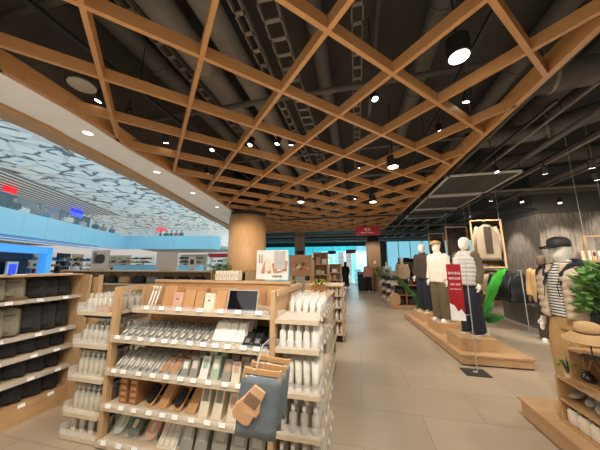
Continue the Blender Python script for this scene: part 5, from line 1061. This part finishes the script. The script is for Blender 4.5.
rail('second clothes rail of beige and grey garments behind the bright leaf', 3.3, 8.4, 9.9, 1.4, [('beige', .8, 'long beige garment on the rail behind the bright leaf', 5), ('ltgrey', .75, 'pale grey garment on the rail behind the bright leaf', 4)], 'r2')
rail('third clothes rail of dark and grey garments beyond the platform', 2.95, 10.5, 12.2, 1.4, [('dark', .75, 'dark garment on the rail beyond the platform', 4), ('grey', .7, 'grey garment on the rail beyond the platform', 4)], 'r3')
t = thing('low_partition', 'partition', 'low mottled grey glossy partition beneath the hanging black jackets', (4.2, 6.7, 0)); obj('panel', box(B(), 0, .04, 0, 1.9, .02, .55), 'concrete_low', t); obj('foot_rail', box(B(), -.02, .06, 0, 1.9, 0, .02), 'steel', t)
# hanging wooden frames with jackets
def frame(px0, px1, py0, py1, yy, label, gm, glabel, rz=0, dz=0):
    a = at(px0, py1, y=yy); c = at(px1, py0, y=yy); w, h = (c.x-a.x)/max(.5, math.cos(rz)), c.z-a.z
    t = thing('wooden_hanging_frame', 'display frame', label, (a.x, yy, a.z), rz); T = .035; bm = B(); box(bm, 0, T, 0, T, 0, h); box(bm, w-T, w, 0, T, 0, h); box(bm, T, w-T, 0, T, h-T, h); box(bm, T, w-T, 0, T, 0, T); obj('frame', bm, 'oak', t, bev=.003)
    bm = B()
    for x in (T, w-T): tube(bm, [(x, .02, h), (x, .02, 4.5-a.z)], .004, 5)
    obj('hanging_wire', bm, 'steel', t)
    if gm:
        o = garment('hanging_'+gm[1], 'garment', gm[0], min(.85, h-.25), min(.5, w*.75))(); o['label'] = glabel; o.location = (a.x+w/2*math.cos(rz), yy+w/2*math.sin(rz)+.02, a.z+h-T-.02); o.rotation_euler = (0, 0, rz)
        bm = B(); box(bm, -.075, .075, -.062, -.04, -.76, -.12); obj('open_front', bm, 'dkbrown', o, bev=.01)
        return t, o
    return t, None
frame(475, 501, 219, 268, 6.6, 'hanging oak frame with a cream fleece jacket, beside the concrete wall', ('puffdk', 'fleece'), 'cream and brown fleece jacket hanging in the oak frame')
q = FIRST.get('x'); 
frame(449, 467, 226, 268, 7.4, 'hanging oak frame behind the head of the vest mannequin', ('dkbrown', 'shirt'), 'dark garment hanging behind the vest mannequin head')
frame(431, 444, 233, 268, 8.6, 'small hanging oak frame behind the flat cap', ('brown', 'shirt'), 'brown garment hanging behind the flat cap')
frame(588, 612, 235, 262, 5.6, 'oak mirror frame by the tall leafy plant', None, '')
# wall shelf with books/folded goods along the concrete wall and back wall
t = thing('wall_shelf', 'shelf', 'pale wall shelf carrying small packs on the concrete wall', (WX, WY-.3, 1.62)); obj('shelf_board', box(B(), .2, 3.6, 0, .3, 0, .04), 'oak', t)
for i in range(22):
    h = random.uniform(.2, .3); place('bk%d' % (i % 3), mk_carton(.09, .28, .18, ['cream', 'tan', 'greybox'][i % 3], ['white', 'dark', 'cream'][i % 3]), (WX+.9+.115*i, WY-.26, 1.66), label=['cream', 'tan', 'grey'][i % 3]+' slim pack standing on the concrete wall shelf', group=['cream', 'tan', 'grey'][i % 3]+' packs on the concrete wall shelf')
def folded(label, px0, px1, yy, z, h, rows_=2):
    a = at(px0, 262, y=yy); c = at(px1, 262, y=yy); w = c.x-a.x
    t = thing('folded_goods_shelf', 'shelving unit', label, (a.x, yy, 0)); obj('cabinet', box(B(), 0, w, .45, .5, 0, z+h), 'tan', t)
    for k in range(rows_+2):
        zz = z-h*.0-(k)*.4+.4; obj('shelf', box(B(), 0, w, 0, .45, zz-.03, zz), 'shelf', t); x = .05
        while x < w-.3 and k < 4:
            d = random.uniform(.18, .28); hh = random.uniform(.12, .26); obj('folded_stack', box(B(), x, x+d, .05, .38, zz, zz+hh), random.choice(['cream', 'grey', 'dkbrown', 'signred', 'tan', 'white', 'dark', 'navy', 'beige']), t, bev=.02); x += d+.03
folded('shelf of folded clothes beneath the fleece jacket frame', 466, 506, 11.2, 1.35, .4); folded('shelf of folded clothes behind the brown jacket mannequin', 398, 462, 14.5, 1.3, .4)
# stools / far black display boxes by the column
for i, (px, y, m) in enumerate([(361, 19, 'black'), (362, 15.5, 'dark')]):
    q = at(px, 280, y=y); t = thing('dark_display_case', 'display case', ['black display case at the far aisle edge', 'dark display case before the square column'][i], (q.x, y, 0)); obj('case_body', box(B(), -.25, .25, 0, .5, 0, 1.0), m, t, bev=.01); obj('case_top', box(B(), -.27, .27, -.02, .52, 1.0, 1.04), 'grey', t)
bushy('potted green plant beside the square column', at(382, 270, y=13).x, 13, .75, .35, .7, 'green', n=350, lf=.09, seed=4, pot=.2)
obj('plant_pedestal', box(B(), at(382, 270, y=13).x-.2, at(382, 270, y=13).x+.2, 12.8, 13.2, 0, .5), 'oak', cat='plant stand', label='oak pedestal under the plant beside the square column')
# ================================================================== LIGHTS
def point(x, y, z, e, c=(1, .9, .78), r=.12):
    l = bpy.data.lights.new('lattice_fill', 'POINT'); l.energy = e; l.color = c; l.shadow_soft_size = r; o = bpy.data.objects.new('lattice_fill', l); o.location = (x, y, z); C.objects.link(o)
def area(x, y, z, e, sx, sy, c=(1, .9, .75), rot=(0, 0, 0)):
    l = bpy.data.lights.new('area_fill', 'AREA'); l.shape = 'RECTANGLE'; l.size = sx; l.size_y = sy; l.energy = e; l.color = c; o = bpy.data.objects.new('area_fill', l); o.location = (x, y, z); o.rotation_euler = rot; C.objects.link(o)
def spot(x, y, z, tx, ty, tz, e, ang=60, c=(1, .92, .81), r=.06, bl=.6):
    l = bpy.data.lights.new('spot_lamp', 'SPOT'); l.energy = e; l.color = c; l.spot_size = R(ang); l.spot_blend = bl; l.shadow_soft_size = r; o = bpy.data.objects.new('spot_lamp', l); o.location = (x, y, z)
    o.rotation_euler = (Vector((tx, ty, tz))-Vector((x, y, z))).to_track_quat('-Z', 'Y').to_euler(); C.objects.link(o)
spot(-1.6, 4.6, 3.1, -3.3, 6.6, 1.6, 160, 60); spot(-3.0, 4.6, 3.1, -3.4, 6.6, 1.6, 110, 60); spot(1.0, 14.6, 3.1, 1.1, 17, 1.5, 120, 70)  # spots on the big round column are added to brighten it
w = bpy.data.worlds.new('world'); bpy.context.scene.world = w; w.use_nodes = True; w.node_tree.nodes['Background'].inputs[0].default_value = (1, .93, .84, 1); w.node_tree.nodes['Background'].inputs[1].default_value = LW
for x, y in [(-1.4, .2), (.4, .4), (-.2, 4.6), (-1.8, 4), (.3, 8), (-1.5, 8), (.0, 13), (3.2, 2.0), (3.4, 5.2), (2.6, 9.5), (4.6, 5)]:
    spot(x, y, 3.12, x, y, 0, LS, 140, bl=1)
for x, y, tx, ty, tz, e in [(.4, 1.3, -1.4, 2.0, .7, 60), (-1.0, .2, -1.7, 2.1, .6, 50), (-2.0, .9, -3.5, 1.7, .8, 45), (.9, 3.4, 2.0, 5, 1.5, 60), (.9, 4.6, 1.9, 6, 1.5, 55), (.9, 5.8, 1.8, 7, 1.4, 50), (1.4, 1.9, 2.3, 3.4, 1.4, 70), (1.2, 1.4, 1.9, 2.5, .7, 45), (2.6, 6, 3.9, 7, 1.2, 80), (3.6, 6.8, 5.5, 8.5, 2.0, 110), (7, 6.5, 7.2, 8.5, 1.8, 130), (5.6, 7.4, 5.9, 8.5, 1.6, 90), (4.3, 9.5, 5.3, 9.5, 1.6, 70), (3.9, 5.6, 4.1, 7.6, .2, 60)]:
    spot(x, y, 3.15, tx, ty, tz, e*LK, 65)
# added fill points below the lattice to brighten it, no fixtures there
for x, y in [(-1.4, .6), (.3, 1.2), (-1.2, 4), (.4, 5), (-.8, 8.5), (3.2, 4)]: point(x, y, 1.9, LP, r=.4)
area(-14, 12, 6.8, LA, 16, 26, (.82, .93, 1)); area(-10, 27, 6.6, LA*.6, 20, 10, (.82, .93, 1)); area(-1.0, 23.5, 3.0, 450, 5, 2.5, (.85, .96, 1))  # added fill areas brightening the atrium and far end, no fixtures modelled
sc = bpy.context.scene; sc.view_settings.view_transform = 'Standard'; sc.view_settings.exposure = 0; sc.view_settings.look = 'None'
for o in bpy.data.objects:
    if o.type == 'LIGHT': o['kind'] = 'helper'
